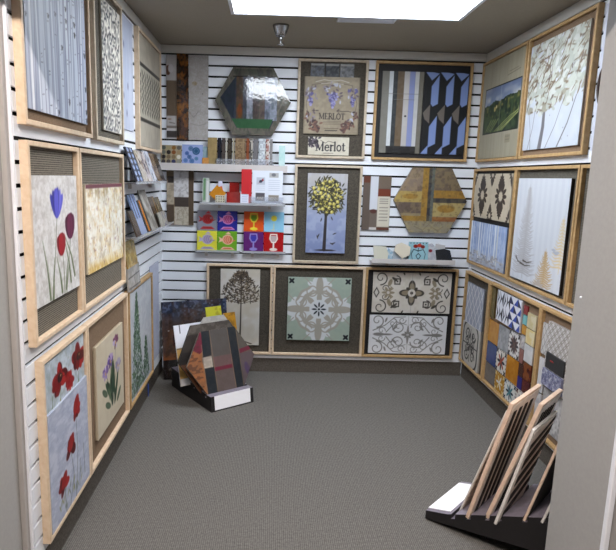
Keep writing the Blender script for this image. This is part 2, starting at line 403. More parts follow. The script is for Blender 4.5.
def art_merlot(w, h):
    c = Cv(w, h, (150, 138, 118), 0.0034); rnd = random.Random(15); c.mottle((166, 154, 132), .05, .6, 3); c.mottle((128, 116, 98), .03, .3, 4)
    for x in (.01, .99): c.line([(x, 0), (x, 1)], .004, (120, 108, 90))
    def grapes(u, v, n, R, cols):
        for k in range(n):
            t = k / n; c.ell(u + rnd.uniform(-1, 1) * R * (1 - t) / w, v - t * R * 2.3 / h, .0085, .0085, rnd.choice(cols))
    def leaves(u, v, n, R, cols):
        for k in range(n): leafblob(c, u + rnd.uniform(-R, R) / w, v + rnd.uniform(-R, R) / h, .026, rnd.uniform(0, 6.3), rnd.choice(cols), .5)
    vio = [(96, 90, 140), (128, 124, 172), (76, 68, 112), (152, 148, 190)]; lf = [(176, 176, 190), (140, 130, 140), (104, 90, 96)]; br = [(96, 66, 60), (120, 84, 70), (70, 50, 50)]
    leaves(.52, .74, 26, .06, lf); grapes(.52, .72, 60, .045, vio)
    for s_ in (-1, 1):
        leaves(.5 + s_ * .38, .72, 22, .04, lf + vio[:1]); grapes(.5 + s_ * .38, .62, 16, .022, vio)
        leaves(.5 + s_ * .40, .34, 12, .03, br + lf); leaves(.5 + s_ * .28, .14, 18, .035, br); grapes(.5 + s_ * .24, .14, 10, .02, br)
        leaves(.5 + s_ * .36, .14, 12, .03, br)
        c.line([(.5 + s_ * .42, .3), (.5 + s_ * .46, .55), (.5 + s_ * .36, .86), (.5 + s_ * .1, .9)], .004, (108, 96, 84))
    c.line([(.2, .91), (.35, .95), (.5, .93), (.65, .95), (.8, .91)], .005, (196, 190, 178)); c.line([(.3, .88), (.5, .90), (.7, .88)], .004, (196, 190, 178))
    for i, x in enumerate((.16, .22)): c.line([(x, .41), (x + .04, .41)], .006, (74, 60, 56))
    c.line([(.62, .42), (.7, .40), (.78, .41), (.86, .40)], .005, (74, 60, 56)); c.line([(.64, .44), (.60, .41), (.64, .39)], .005, (74, 60, 56))
    text(c, 'MERLOT', .28, .265, .04, (48, 38, 36), .95)
    for v in (.225, .2, .175): c.line([(.36, v), (.68, v)], .0025, (96, 84, 74))
    text_bar(c, .4, .06, .2, (60, 50, 46)); c.line([(.38, .1), (.64, .1)], .003, (70, 56, 50))
    return c
def text_bar(c, u, v, L, col):
    rnd = random.Random(1)
    x = u
    while x < u + L: d = rnd.uniform(.01, .03); c.line([(x, v), (x + d, v + .006)], .006, col); x += d + .012
def text(c, s_, u, v, H, col, k=1.0):
    """serif lettering, H cap height in metres, u,v lower left"""
    x = u * c.w; y = v * c.h; T = H * .17; t = H * .07
    def L(p, wd): c.line([((x + a * H * k) / c.w, (y + b * H) / c.h) for a, b in p], wd, col)
    for ch in s_:
        if ch == 'M': 
            L([(.12, 0), (.12, 1)], t); L([(.12, 1), (.5, .1)], T); L([(.5, .1), (.88, 1)], t); L([(.88, 0), (.88, 1)], T)
            for a in (.12, .88): L([(a - .12, 0), (a + .12, 0)], t); 
            L([(0, 1), (.14, 1)], t); L([(.86, 1), (1.0, 1)], t); ad = 1.12
        elif ch == 'E':
            L([(.12, 0), (.12, 1)], T); L([(0, 0), (.62, 0), (.64, .2)], t); L([(0, 1), (.6, 1), (.6, .82)], t); L([(.12, .5), (.45, .5)], t); ad = .76
        elif ch == 'R':
            L([(.12, 0), (.12, 1)], T); L([(0, 0), (.26, 0)], t); L([(0, 1), (.4, 1), (.58, .88), (.58, .66), (.4, .5), (.12, .5)], t * 1.4); L([(.34, .5), (.7, 0)], T); ad = .8
        elif ch == 'L': L([(.12, 0), (.12, 1)], T); L([(0, 1), (.26, 1)], t); L([(0, 0), (.6, 0), (.62, .22)], t); ad = .7
        elif ch == 'O': L([(.4 + .36 * math.cos(q * PI / 8), .5 + .5 * math.sin(q * PI / 8)) for q in range(17)], T * .8); ad = .9
        elif ch == 'T': L([(.36, 0), (.36, 1)], T); L([(0, .8), (0, 1), (.72, 1), (.72, .8)], t); L([(.24, 0), (.48, 0)], t); ad = .82
        elif ch == 'e': L([(.06, .36), (.54, .36), (.5, .56), (.3, .68), (.1, .56), (.04, .32), (.12, .06), (.32, -.02), (.54, .1)], t * 1.6); L([(.07, .5), (.07, .16)], T * .8); ad = .66
        elif ch == 'r': L([(.12, 0), (.12, .66)], T); L([(0, 0), (.26, 0)], t); L([(0, .66), (.12, .66)], t); L([(.12, .46), (.24, .64), (.42, .62)], t * 1.8); ad = .5
        elif ch == 'l': L([(.12, 0), (.12, 1.04)], T); L([(0, 0), (.26, 0)], t); L([(0, 1.02), (.12, 1.02)], t); ad = .34
        elif ch == 'o': L([(.3 + .25 * math.cos(q * PI / 6), .33 + .34 * math.sin(q * PI / 6)) for q in range(13)], T * .8); ad = .68
        elif ch == 't': L([(.16, .08), (.16, .86)], T); L([(.0, .64), (.38, .64)], t); L([(.16, .04), (.28, -.01), (.4, .08)], t * 1.5); ad = .46
        x += ad * H * k
def art_merlot_small(w, h):
    c = Cv(w, h, (206, 200, 186), 0.003); rnd = random.Random(2); c.mottle((192, 184, 168), .03, .5, 3)
    text(c, 'Merlot', .19, .24, .061, (34, 32, 42), .97)
    for k in range(34): leafblob(c, .12 + rnd.uniform(-.13, .13), .72 + rnd.uniform(-.22, .22), .026, rnd.uniform(0, 6), rnd.choice([(74, 66, 78), (110, 100, 110), (54, 46, 56)]), .5)
    c.line([(.3, .82), (.42, .66), (.5, .78), (.62, .7)], .0035, (90, 80, 80)); c.line([(.38, .1), (.62, .1)], .003, (100, 92, 86))
    return c
def art_stripes(w, h):
    c = Cv(w, h, (34, 32, 32), 0.0036)
    for u0, u1, v0, col in ((0, .17, 0, (126, 124, 116)), (.17, .27, .09, (206, 210, 214)), (.27, .37, .09, (44, 50, 54)), (.37, .53, .09, (108, 90, 68)),
                            (.53, .66, .09, (190, 186, 184)), (.66, .79, .09, (140, 150, 196)), (.79, .89, .09, (196, 196, 196)), (.89, 1, 0, (122, 118, 108))):
        c.rect(u0, v0, u1, 1, col)
    c.line([(.0, .73), (1, .73)], .0025, (120, 116, 110)); c.line([(.3, .66), (.8, .66)], .0025, (120, 116, 110)); c.ell(.6, .46, .008, .006, (30, 28, 30))
    c.mottle((160, 158, 156), .03, .12, 3)
    return c
def art_blades(w, h):
    c = Cv(w, h, (24, 24, 28), 0.0036); bl = (132, 150, 196); tp = (116, 108, 102)
    for k in range(3):
        x = k / 3.0; d = 1 / 6.0
        for v0, v1 in ((.57, .93), (.08, .44)):
            c.poly([(x + d, v0), (x + d, v1 - .1), (x + 2 * d, v1 + .04), (x + 2 * d, v0 + .05)], bl)
        c.poly([(x + 2 * d, .985), (x + d + .01, 1.0), (x + .02, 1.0), (x + d, .9)], bl)
        c.poly([(x, .505), (x + d, .615), (x + d, .375), (x + d * .3, .43)], tp)
        c.poly([(x + d, .62), (x + 2 * d, .5), (x + d, .4)], (20, 20, 24))
        c.poly([(x, 0), (x + d, .11), (x + d, 0)], bl); 
    return c
def art_lemon(w, h):
    c = Cv(w, h, (150, 160, 192), 0.0034); rnd = random.Random(4)
    g = c.Y / h; c.mixin(np.clip((g - .45) * 2.2, 0, 1) * .9, (186, 182, 180)); c.mixin(np.clip((.35 - g) * 3, 0, 1) * .5, (118, 132, 176)); c.mottle((198, 202, 218), .05, .3, 5)
    c.line([(.47, .04), (.49, .55)], .026, (62, 56, 58), .018); c.ell(.5, .035, .075, .007, (56, 50, 52))
    for k in range(8): a = rnd.uniform(.3, 2.8); c.line([(.49, .5), (.49 + math.cos(a) * .3, .5 + math.sin(a) * .25)], .006, (64, 54, 50), .002)
    for k in range(330):
        a = rnd.uniform(0, 2 * PI); r = rnd.random() ** .5
        leafblob(c, .5 + math.cos(a) * r * .43, .72 + math.sin(a) * r * .235, .03, rnd.uniform(0, 6.3), rnd.choice([(64, 62, 46), (88, 84, 54), (44, 40, 36), (110, 104, 60)]), .32)
    for k in range(46):
        a = k * 2.4; r = ((k + .5) / 46) ** .5
        u, v = .5 + math.cos(a) * r * .39, .72 + math.sin(a) * r * .215
        c.ell(u, v, .0125, .0145, (196, 184, 98), rnd.uniform(-1, 1)); c.ell(u - .01, v + .006, .006, .007, (226, 218, 150))
    for k in range(120):
        a = rnd.uniform(0, 6.3); r = rnd.random() ** .5; leafblob(c, .5 + math.cos(a) * r * .42, .72 + math.sin(a) * r * .23, .026, rnd.uniform(0, 6.3), rnd.choice([(70, 68, 48), (44, 42, 38)]), .3)
    for u, v, a in ((.3, .2, 1.2), (.68, .24, .4), (.62, .13, -.5), (.3, .18, 1.8), (.66, .12, .3), (.36, .4, 1.3), (.66, .42, 2)): leafblob(c, u, v, .028, a, (66, 62, 60), .3)
    return c
def art_baretree(w, h):
    c = Cv(w, h, (206, 200, 190), 0.0034); rnd = random.Random(9); c.mottle((216, 214, 214), .1, .6, 3); c.mottle((190, 180, 164), .08, .3, 8)
    c.line([(.51, .06), (.52, .3), (.53, .9)], .014, (58, 48, 42), .006)
    c.line([(.3, .05), (.5, .075), (.72, .035), (.82, .02)], .007, (58, 48, 42), .003); c.line([(.52, .07), (.64, .045), (.8, .015)], .01, (58, 48, 42), .003)
    for k in range(13):
        v = .55 + k * .028; 
        for s_ in (-1, 1): c.line([(.53, v), (.53 + s_ * .42 * (1 - k / 16), v + .06)], .004, (66, 54, 46), .002)
    for k in range(430):
        v = rnd.uniform(.57, .97); hw = .46 * min(1, (1.0 - v) / .26 + .05) * (1 if v > .62 else .9)
        leafblob(c, .53 + rnd.uniform(-hw, hw), v, rnd.uniform(.014, .026), rnd.uniform(0, 6.3), rnd.choice([(70, 60, 52), (96, 84, 70), (54, 46, 42), (120, 106, 88)]), .36)
    return c
def art_medallion(w, h):
    c = Cv(w, h, (172, 184, 172), 0.0032); lt = (174, 169, 160); wh = (214, 217, 220); c.mottle((160, 176, 166), .05, .4, 2)
    r = np.hypot(c.X - w / 2, c.Y - h / 2) / (w / 2); th = np.arctan2(c.Y - h / 2, c.X - w / 2)
    lob = .74 + .09 * np.cos(4 * th) + .05 * np.cos(8 * th)
    c.mixin(np.clip((lob + .14 - r) * 40, 0, 1), lt); c.mixin(np.clip((lob + .06 - r) * 40, 0, 1), wh); c.mixin(np.clip((lob - .03 - r) * 40, 0, 1), lt); c.mixin(np.clip((lob - .09 - r) * 40, 0, 1), wh)
    for k in range(4):
        a = k * PI / 2
        u, v = .5 + .40 * math.cos(a), .5 + .40 * math.sin(a)
        c.ell(u, v, .075, .06, wh, a); c.ell(.5 + .36 * math.cos(a), .5 + .36 * math.sin(a), .08, .028, lt, a)
        for t in (-.14, .14):
            c.ell(u + t * math.sin(a), v + t * math.cos(a), .03, .018, wh, a + 1)
            c.line([(.5 + .5 * math.cos(a) + t * 1.7 * math.sin(a), .5 + .5 * math.sin(a) + t * 1.7 * math.cos(a)), (u + t * math.sin(a), v + t * math.cos(a))], .008, lt)
    c.ring(.5, .5, .135, .014, lt); 
    for k in range(8):
        a = k * PI / 4 + PI / 8; c.ring(.5 + .2 * math.cos(a), .5 + .2 * math.sin(a), .052, .012, lt); leafblob(c, .5 + .12 * math.cos(a - PI / 8), .5 + .12 * math.sin(a - PI / 8), .10, a - PI / 8, lt, .3)
        c.ring(.5 + .31 * math.cos(a), .5 + .31 * math.sin(a), .04, .010, lt)
    c.ell(.5, .5, .075, .075, wh)
    for k in range(8): leafblob(c, .5 + .035 * math.cos(k * PI / 4), .5 + .035 * math.sin(k * PI / 4), .038, k * PI / 4, (24, 34, 46), .34)
    c.ell(.5, .5, .009, .009, (24, 34, 46))
    for sx in (.055, .945):
        for sy in (.055, .945):
            for k in range(4): leafblob(c, sx, sy, .026, k * PI / 2 + PI / 4, (16, 26, 36), .6)
            c.ell(sx, sy, .013, .013, (16, 26, 36))
    return c
def art_scroll(w, h, bold):
    c = Cv(w, h, (214, 208, 200) if bold else (226, 225, 228), 0.0032); k1 = (78, 72, 66) if bold else (140, 137, 134); k2 = (150, 138, 118)
    if bold: c.mottle((196, 186, 172), .05, .4, 2)
    def q(U, V, sx, sy):
        spiral(c, U(.10), V(.86), .055, sy * PI / 2 * -1, 1.25, .009, k1, sx * sy)
        spiral(c, U(.30), V(.80), .038, PI / 2, 1.1, .007, k1, -sx * sy)
        spiral(c, U(.16), V(.60), .03, 0, 1.1, .006, k1, sx * sy)
        if not bold:
            spiral(c, U(.38), V(.70), .05, PI, 1.3, .008, k1, sx * sy); spiral(c, U(.42), V(.88), .03, 0, 1.2, .006, k1, -sx * sy)
            c.line([(U(.05), V(.6)), (U(.2), V(.74)), (U(.32), V(.95)), (U(.46), V(.97))], .008, k1, .005)
            c.line([(U(.22), V(.56)), (U(.34), V(.84)), (U(.48), V(.76))], .008, k1, .004)
            leafblob(c, U(.3), V(.62), .05, PI * (0 if sx > 0 else 1) + sy * sx * .8, k1, .35); leafblob(c, U(.2), V(.82), .04, 1.2 * sy, k1, .35)
        else:
            c.rect(min(U(.27), U(.35)), min(V(.70), V(.86)), max(U(.27), U(.35)), max(V(.70), V(.86)), k1); c.rect(min(U(.285), U(.335)), min(V(.73), V(.83)), max(U(.285), U(.335)), max(V(.73), V(.83)), (206, 200, 192))
            c.rect(min(U(.30), U(.32)), min(V(.76), V(.80)), max(U(.30), U(.32)), max(V(.76), V(.80)), k1)
            leafblob(c, U(.2), V(.66), .06, 1.2 * sy if sx > 0 else PI - 1.2 * sy, k2, .5); leafblob(c, U(.24), V(.88), .05, -.6 * sy, k1, .4)
            leafblob(c, U(.40), V(.94), .03, 2 * sy, k1, .4); c.line([(U(.2), V(.52)), (U(.26), V(.6)), (U(.2), V(.7))], .01, k2, .004)
    sym4(q, c)
    if bold:
        for k in range(4):
            a = k * PI / 2; leafblob(c, .5, .5, .098 if k % 2 == 0 else .1, a, k1, .55); leafblob(c, .5, .5, .08, a, k2, .5); leafblob(c, .5, .5, .06, a + PI / 4, k1, .5)
        c.ell(.5, .5, .03, .03, (212, 206, 198)); c.ell(.5, .5, .012, .012, k1)
        for s_ in (.2, .8):
            for k in range(6): leafblob(c, s_, .5, .05, k * PI / 3, k2, .4)
            c.ell(s_, .5, .012, .012, (206, 200, 192))
        for s_ in (.05, .95): c.poly([(s_ - .04, .5), (s_, .64), (s_ + .04, .5), (s_, .36)], k1); c.poly([(s_ - .025, .5), (s_, .59), (s_ + .025, .5), (s_, .41)], (206, 200, 192))
    else:
        for k in range(8): leafblob(c, .5, .5, .05 if k % 2 == 0 else .035, k * PI / 4, k1, .4)
        c.ell(.5, .5, .009, .009, (212, 211, 213)); leafblob(c, .5, .52, .07, PI / 2, k1, .2); leafblob(c, .5, .48, .07, -PI / 2, k1, .2)
        for s_ in (1, -1): leafblob(c, .5 + s_ * .2, .5, .1, 0 if s_ > 0 else PI, k1, .16); leafblob(c, .5 + s_ * .3, .5, .09, 0 if s_ > 0 else PI, k1, .3)
    c.line([(.5, 0), (.5, 1)], .0015, (160, 156, 152))
    return c
def art_landscape(w, h):
    c = Cv(w, h, (164, 158, 140), 0.0036); rnd = random.Random(21)
    c.mottle((152, 146, 128), .02, .5, 3, .4); 
    for x in (.22, .42, .6, .82): c.line([(x, 0), (x, 1)], .002, (138, 130, 112))
    u0, u1, v0, v1 = .085, .955, .255, .735
    c.rect(u0, v0, u1, v1, (40, 40, 40)); u0 += .01; u1 -= .01; v0 += .01; v1 -= .01
    hh = v1 - v0; c.rect(u0, v0, u1, v1, (66, 82, 54))
    g = (c.Y / h - v0) / hh; ins = (c.X / w > u0) & (c.X / w < u1) & (g > 0) & (g < 1)
    hill = .58 + .12 * c.noise(.12, None, 4) + .04 * c.noise(.02, None, 5) + .10 * (c.X / w)
    c.mixin(ins * (g > hill), (122, 134, 156)); c.mixin(ins * (g > hill) * np.clip(c.noise(.07, .04, 8) * 1.6 - .5, 0, 1), (188, 186, 186))
    c.mixin(ins * (g > hill) * np.clip((g - .8) * 3, 0, 1) * .6, (78, 92, 128))
    c.mixin(ins * (g < hill) * np.clip(c.noise(.03, None, 9) * 2 - .8, 0, 1), (34, 48, 36)); c.mixin(ins * (g < hill) * (g > .35) * np.clip(c.noise(.025, None, 10) * 3 - 2, 0, 1), (140, 130, 70))
    for k in range(9):
        x = .25 + k * .085
        c.line([(x * .55 + .05 + .02, v0 + .006), (min(.93, .42 + k * .03 + (k * .055)), v0 + .11 + .006 * k), (.93, v0 + .13 + .01 * k)] if k > 3 else [(x * .5 + .04, v0 + .01), (.3 + .06 * k, v0 + .13)], .004, (166, 170, 110))
    c.line([(.5, v0), (.5, v1)], .003, (190, 190, 180)); c.ell(.37, .5, .014, .016, (168, 150, 96)); c.ell(.41, .52, .01, .01, (196, 180, 140))
    c.line([(.62, .8), (.9, .82)], .0035, (110, 100, 84)); c.line([(.66, .83), (.86, .84)], .003, (110, 100, 84))
    c.rect(.68, .14, .8, .22, (148, 140, 120)); c.line([(.69, .2), (.79, .2)], .002, (110, 104, 90)); c.line([(.69, .17), (.79, .17)], .002, (110, 104, 90))
    return c
def art_cotton_tree(w, h):
    c = Cv(w, h, (192, 197, 206), 0.0036); rnd = random.Random(22); c.mottle((202, 206, 214), .1, .5, 2)
    for x0, x1, t in ((.34, .37, .045), (.10, .2, .006), (.16, .05, .005), (.66, .9, .012), (.45, .7, .006)):
        c.line([(x0, 0), ((x0 + x1) / 2 + .02, .2), (x1, .42)], t, (120, 118, 122), t * .6)
    def lf(x, y): pass
    branch(c, .38 * w, .38 * h, 1.6, .09, .012, 4, (110, 98, 86), random.Random(5), .6)
    branch(c, .85 * w, .38 * h, 1.9, .08, .008, 4, (110, 98, 86), random.Random(7), .6)
    def cloud(n, f, cols, L):
        for k in range(n):
            u = rnd.uniform(-.02, 1.02); v = rnd.uniform(.33 + .1 * abs(u - .3), 1.0)
            leafblob(c, u, v, L * rnd.uniform(.6, 1.2), rnd.uniform(-.3, 1.3), rnd.choice(cols), f)
    cloud(230, .55, [(174, 178, 172), (188, 190, 182), (160, 156, 142)], .07)
    cloud(130, .3, [(128, 112, 96), (140, 124, 106), (120, 108, 98)], .05)
    cloud(170, .55, [(190, 194, 186), (178, 182, 174), (198, 200, 196)], .055)
    cloud(70, .14, [(122, 104, 86), (136, 118, 100)], .06)
    branch(c, .4 * w, .42 * h, 1.3, .13, .006, 4, (116, 96, 78), random.Random(15), .7)
    for k in range(6): c.ell(rnd.uniform(.4, .9), rnd.uniform(.05, .35), .004, .004, (150, 150, 160))
    return c
def art_damask(w, h):
    c = Cv(w, h, (196, 186, 168), 0.0034); k1 = (74, 66, 62); c.mottle((184, 172, 154), .05, .4, 3)
    def motif(u, v, s_):
        for k in range(12):
            a = k * PI / 6; leafblob(c, u + .03 * s_ * math.cos(a) / w, v + .03 * s_ * math.sin(a) / h, .066 * s_, a, k1, .42)
        for sg in (1, -1):
            for k in range(4): 
                leafblob(c, u, v + sg * (.05 + .022 * k) * s_ / h, .06 * s_ * (1 - .15 * k), sg * .5, k1, .5); leafblob(c, u, v + sg * (.05 + .022 * k) * s_ / h, .06 * s_ * (1 - .15 * k), PI - sg * .5, k1, .5)
            leafblob(c, u, v + sg * .1 * s_ / h, .055 * s_, sg * PI / 2, k1, .4)
        c.ring(u, v, .024 * s_, .007, (196, 186, 168)); c.ell(u, v, .009 * s_, .009 * s_, (196, 186, 168))
    for u, v in ((.25, .52), (.75, .52)): motif(u, v, 1.0)
    for u, v in ((.5, .98), (.5, .08), (0, .05), (1, .02), (1.0, .98), (0, .98)): motif(u, v, .55)
    return c
def art_blue_birch(w, h):
    c = Cv(w, h, (150, 168, 206), 0.0036); rnd = random.Random(31)
    g = c.Y / h; c.mixin(np.clip((.35 - g) * 4, 0, 1) * .8, (172, 170, 176)); c.mottle((190, 204, 228), .04, .5, 3)
    for i in range(13):
        x = .04 + i * .075 + rnd.uniform(-.02, .02); c.line([(x, .1 + rnd.uniform(0, .1)), (x + rnd.uniform(-.02, .02), 1)], rnd.choice([.008, .012, .02]), rnd.choice([(220, 224, 228), (206, 208, 206), (186, 196, 216)]))
    for k in range(70): c.ell(rnd.random(), rnd.uniform(0, .28), .02, .006, rnd.choice([(158, 154, 158), (184, 182, 184), (140, 140, 150)]))
    return c
def art_pines(w, h):
    c = Cv(w, h, (200, 203, 211), 0.0036); rnd = random.Random(41)
    for i in range(10): c.rect(i / 10, 0, i / 10 + .05, 1, (204, 207, 214))
    def pine(cx, v0, v1, hw, col, n):
        for k in range(n):
            t = k / n; v = v1 - (v1 - v0) * t
            for s_ in (1, -1):
                L = hw * w * (.15 + t * .95) * rnd.uniform(.7, 1.1)
                c.line([(cx, v + .01), (cx + s_ * L / w * .6, v - .006), (cx + s_ * L / w, v - .0 + .012)], .011, col, .003)
        c.line([(cx, v0 - .02), (cx, v1 + .04)], .006, col, .003)
    pine(.27, .05, .9, .24, (176, 174, 178), 42); pine(.95, .2, .64, .18, (208, 190, 156), 16); pine(.70, .0, .33, .2, (184, 158, 118), 16)
    pine(.62, .0, .06, .18, (176, 166, 160), 5)
    for k in range(5): c.ell(.88 + rnd.uniform(-.08, .08), .36 + rnd.uniform(-.02, .02), .02, .006, (170, 176, 190))
    for a, b_ in (((.1, .22), (.2, .17)), ((.2, .17), (.42, .17)), ((.26, .20), (.44, .21))): c.line([a, ((a[0] + b_[0]) / 2, (a[1] + b_[1]) / 2 - .015), b_], .012, (76, 66, 58), .004)
    return c
def art_lattice(w, h, base=(168, 172, 186), ln=(222, 224, 230), sz=.07, wd=.007):
    c = Cv(w, h, base, 0.0032)
    a = ((c.X + c.Y * .62) / sz) % 1; b_ = ((c.X - c.Y * .62) / sz) % 1
    d = np.minimum(np.minimum(a, 1 - a), np.minimum(b_, 1 - b_)) * sz
    c.mixin(.5 - (d - wd / 2) / c.res, ln); return c
def art_scallop(w, h):
    c = Cv(w, h, (206, 204, 204), 0.003); s_ = .05; j = 0
    while j * s_ / 2 < h + s_:
        for i in range(int(w / s_) + 2):
            u, v = (i + (.5 if j % 2 else 0)) * s_ / w, (j * s_ / 2) / h
            c.ring(u, v, s_ * .48, .006, (160, 154, 150))
        j += 1
    return c
def art_iron(w, h):
    c = Cv(w, h, (186, 183, 178), 0.003); k1 = (52, 49, 48)
    d = np.maximum(np.abs(c.X - w / 2) - w * .34, np.abs(c.Y - h / 2) - h * .38); dd = np.hypot(np.maximum(np.abs(c.X - w / 2) - w * .2, 0), np.maximum(np.abs(c.Y - h / 2) - h * .28, 0)) - w * .22
    c.mixin(.5 - (np.abs(dd) - .010) / c.res, k1)
    def q(U, V, sx, sy):
        spiral(c, U(.33), V(.76), .045, 0, 1.3, .013, k1, sx * sy); spiral(c, U(.34), V(.58), .036, PI, 1.3, .012, k1, -sx * sy); leafblob(c, U(.42), V(.66), .05, 1, k1, .5)
    sym4(q, c); c.line([(.5, .1), (.5, .9)], .009, k1); c.line([(.12, .5), (.88, .5)], .009, k1)
    c.line([(.2, .25), (.8, .75)], .006, k1); c.line([(.8, .25), (.2, .75)], .006, k1)
    return c
def art_tri_blue(w, h):
    c = Cv(w, h, (216, 218, 228), 0.003); nv = (40, 52, 104); dk = (30, 34, 56)
    for i in range(2):
        for j in range(2):
            x0 = i * .28; y = j * .5
            c.poly([(x0, y), (x0 + .1, y + .25), (x0, y + .5), (x0 + .05, y + .25)], dk); c.poly([(x0 + .1, y), (x0 + .2, y + .25), (x0 + .1, y + .5), (x0 + .15, y + .25)], dk)
            c.poly([(x0 + .2, y + .25), (x0 + .28, y), (x0 + .28, y + .5)], dk)
    for i in range(3):
        for j in range(4):
            x = .56 + i * .147; y = j * .25
            if (i + j) % 2: c.poly([(x, y), (x + .147, y), (x, y + .25)], nv); 
            else: c.poly([(x, y), (x + .147, y + .25), (x + .147, y)], (64, 84, 160))
    return c
def art_motif(w, h, base, cols, seed=0, n=8, star=True):
    c = Cv(w, h, base, 0.003); rnd = random.Random(seed); m_ = min(w, h)
    for k in range(n): leafblob(c, .5 + .06 * math.cos(k * 2 * PI / n), .5 + .06 * math.sin(k * 2 * PI / n), m_ * .34, k * 2 * PI / n, cols[k % len(cols)], .36)
    c.ell(.5, .5, m_ * .09, m_ * .1, cols[-1])
    for sx in (.08, .92):
        for sy in (.08, .92):
            for k in range(4): leafblob(c, sx, sy, m_ * .16, k * PI / 2 + PI / 4, cols[0], .5)
    for s_ in (.0, 1.0): 
        for t in (.33, .5, .67): c.ell(s_, t, m_ * .05, m_ * .04, cols[0]); c.ell(t, s_, m_ * .04, m_ * .05, cols[0])
    return c
def art_flat(w, h, base, spots=None, seed=0, amt=.5, sc_=.03, res=.005):
    c = Cv(w, h, base, res)
    for k, s_ in enumerate(spots or []): c.mottle(s_, sc_, amt, seed + k * 5, thr=.55)
    return c

# ------------------------------------------------------------------ setting
gz = [ZT - PITCH * n for n in range(30)]
def slat_boxes(L):
    """slats in a local frame: x along wall 0..L, y = -depth into room negative; surface y=0"""
    bl = [(0, L, 0.016, 0.026, BB, HC, 1)]
    for n in range(30):
        zt = gz[n] - 0.0072; zb = (gz[n + 1] + 0.0072) if n < 29 else BB
        bl.append((0, L, 0.0, 0.012, zb, zt, 0))
    bl.append((0, L, -0.004, 0.0095, gz[0] + 0.004, HC - 0.006, 2))
    return bl
MS = [M['slat'], M['groove'], M['crown']]
struct(boxes('wall_back', slat_boxes(W), MS))
struct(boxes('wall_left', slat_boxes(-YF), MS, loc=(0, YF, 0), rot=(0, 0, PI / 2)))
struct(boxes('wall_right', slat_boxes(2.43), MS, loc=(W, 0, 0), rot=(0, 0, -PI / 2)))
struct(boxes('baseboard_back', [(0, W, 0.002, 0.02, 0, BB)], M['skirting']))
struct(boxes('baseboard_left', [(0, -YF, 0.002, 0.02, 0, BB)], M['skirting'], loc=(0, YF, 0), rot=(0, 0, PI / 2)))
struct(boxes('baseboard_right', [(0, 2.43, 0.002, 0.02, 0, BB)], M['skirting'], loc=(W, 0, 0), rot=(0, 0, -PI / 2)))
struct(boxes('floor', [(-1.6, 4.0, -7.0, 0.05, -0.05, 0)], M['carpet']))
struct(boxes('ceiling', [(-0.05, W + 0.05, -2.47, 0.05, HC, HC + 0.06)], M['ceil']))
struct(boxes('wall_left_front', [(-1.6, -0.03, -3.15, -2.47, 0, 3.0)], M['column']))
struct(boxes('trim_1', [(-0.03, -0.012, -2.50, -2.464, 0, HC)], M['trim'], bevel=0.002))
struct(boxes('trim_2', [(-0.012, -0.0005, -2.478, -2.466, 0.0, 2.46)], M['cap'], bevel=0.002))
struct(boxes('wall_right_front', [(1.88, 4.0, -2.755, -2.431, 0, 3.0)], M['column']))
struct(boxes('trim_3', [(1.874, 1.892, -2.765, -2.745, 0, 3.0)], M['cap'], bevel=0.003))
struct(boxes('wall_header', [(-0.03, 1.88, -2.60, -2.462, 2.12, 3.0)], M['column']))
struct(boxes('wall_hall_left', [(-1.65, -1.6, -7.0, -2.47, 0, 3.0)], M['column']))
struct(boxes('wall_hall_right', [(4.0, 4.05, -7.0, -2.43, 0, 3.0)], M['column']))
struct(boxes('wall_hall_rear', [(-1.65, 4.05, -7.05, -7.0, 0, 3.0)], M['column']))
struct(boxes('ceiling_hall', [(-1.65, 4.05, -7.05, -2.431, 3.0, 3.05)], M['ceil']))

# ceiling fluorescent troffer
t = empty('ceiling_light', (1.238, -1.19, HC)); tag(t, 'long white fluorescent troffer light glowing in the grey ceiling', 'light')
a, b_, fr = 0.665, 0.335, 0.022
boxes('diffuser', [(-a + fr, a - fr, -b_ + fr, b_ - fr, -0.008, -0.002)], M['lamp'], t)
boxes('light_frame', [(-a, a, -b_, -b_ + fr, -0.014, 0), (-a, a, b_ - fr, b_, -0.014, 0), (-a, -a + fr, -b_ + fr, b_ - fr, -0.014, 0), (a - fr, a, -b_ + fr, b_ - fr, -0.014, 0)], M['cap'], t)
t = empty('ceiling_light', (0.9, -3.75, 3.0)); tag(t, 'fluorescent light on the hall ceiling outside the display alcove', 'light')
boxes('diffuser', [(-1.1, 1.1, -0.08, 0.08, -0.02, -0.004)], M['halllamp'], t)
boxes('light_frame', [(-1.13, 1.13, -.11, -.08, -.024, 0), (-1.13, 1.13, .08, .11, -.024, 0), (-1.13, -1.1, -.08, .08, -.024, 0), (1.1, 1.13, -.08, .08, -.024, 0)], M['cap'], t)
# ceiling vent
t = empty('ceiling_vent', (1.365, -0.80, HC)); tag(t, 'flat white louvred vent plate on ceiling just behind the light', 'vent')
boxes('vent_frame', [(-.17, .17, -.05, -.04, -.012, 0), (-.17, .17, .04, .05, -.012, 0), (-.17, -.16, -.04, .04, -.012, 0), (.16, .17, -.04, .04, -.012, 0)], M['cap'], t)
boxes('louvre', [(-.16, .16, -.037 + k * .016, -.029 + k * .016, -.009, -.001) for k in range(5)], M['cap'], t)
# sprinkler
t = empty('fire_sprinkler', (0.865, -0.60, HC)); tag(t, 'small chrome pendent fire sprinkler head hanging from the ceiling', 'sprinkler')
lathe('escutcheon', [(0.0, 0.0), (0.052, 0.0), (0.05, -0.012), (0.036, -0.05), (0.028, -0.066), (0.0, -0.066)], M['metal'], t)
lathe('sprinkler_body', [(0.0, -0.066), (0.013, -0.066), (0.013, -0.085), (0.006, -0.09), (0.006, -0.112), (0.0, -0.112)], M['metal'], t, seg=16)
lathe('deflector', [(0.0, -0.112), (0.024, -0.112), (0.024, -0.116), (0.0, -0.118)], M['metal'], t, seg=20)

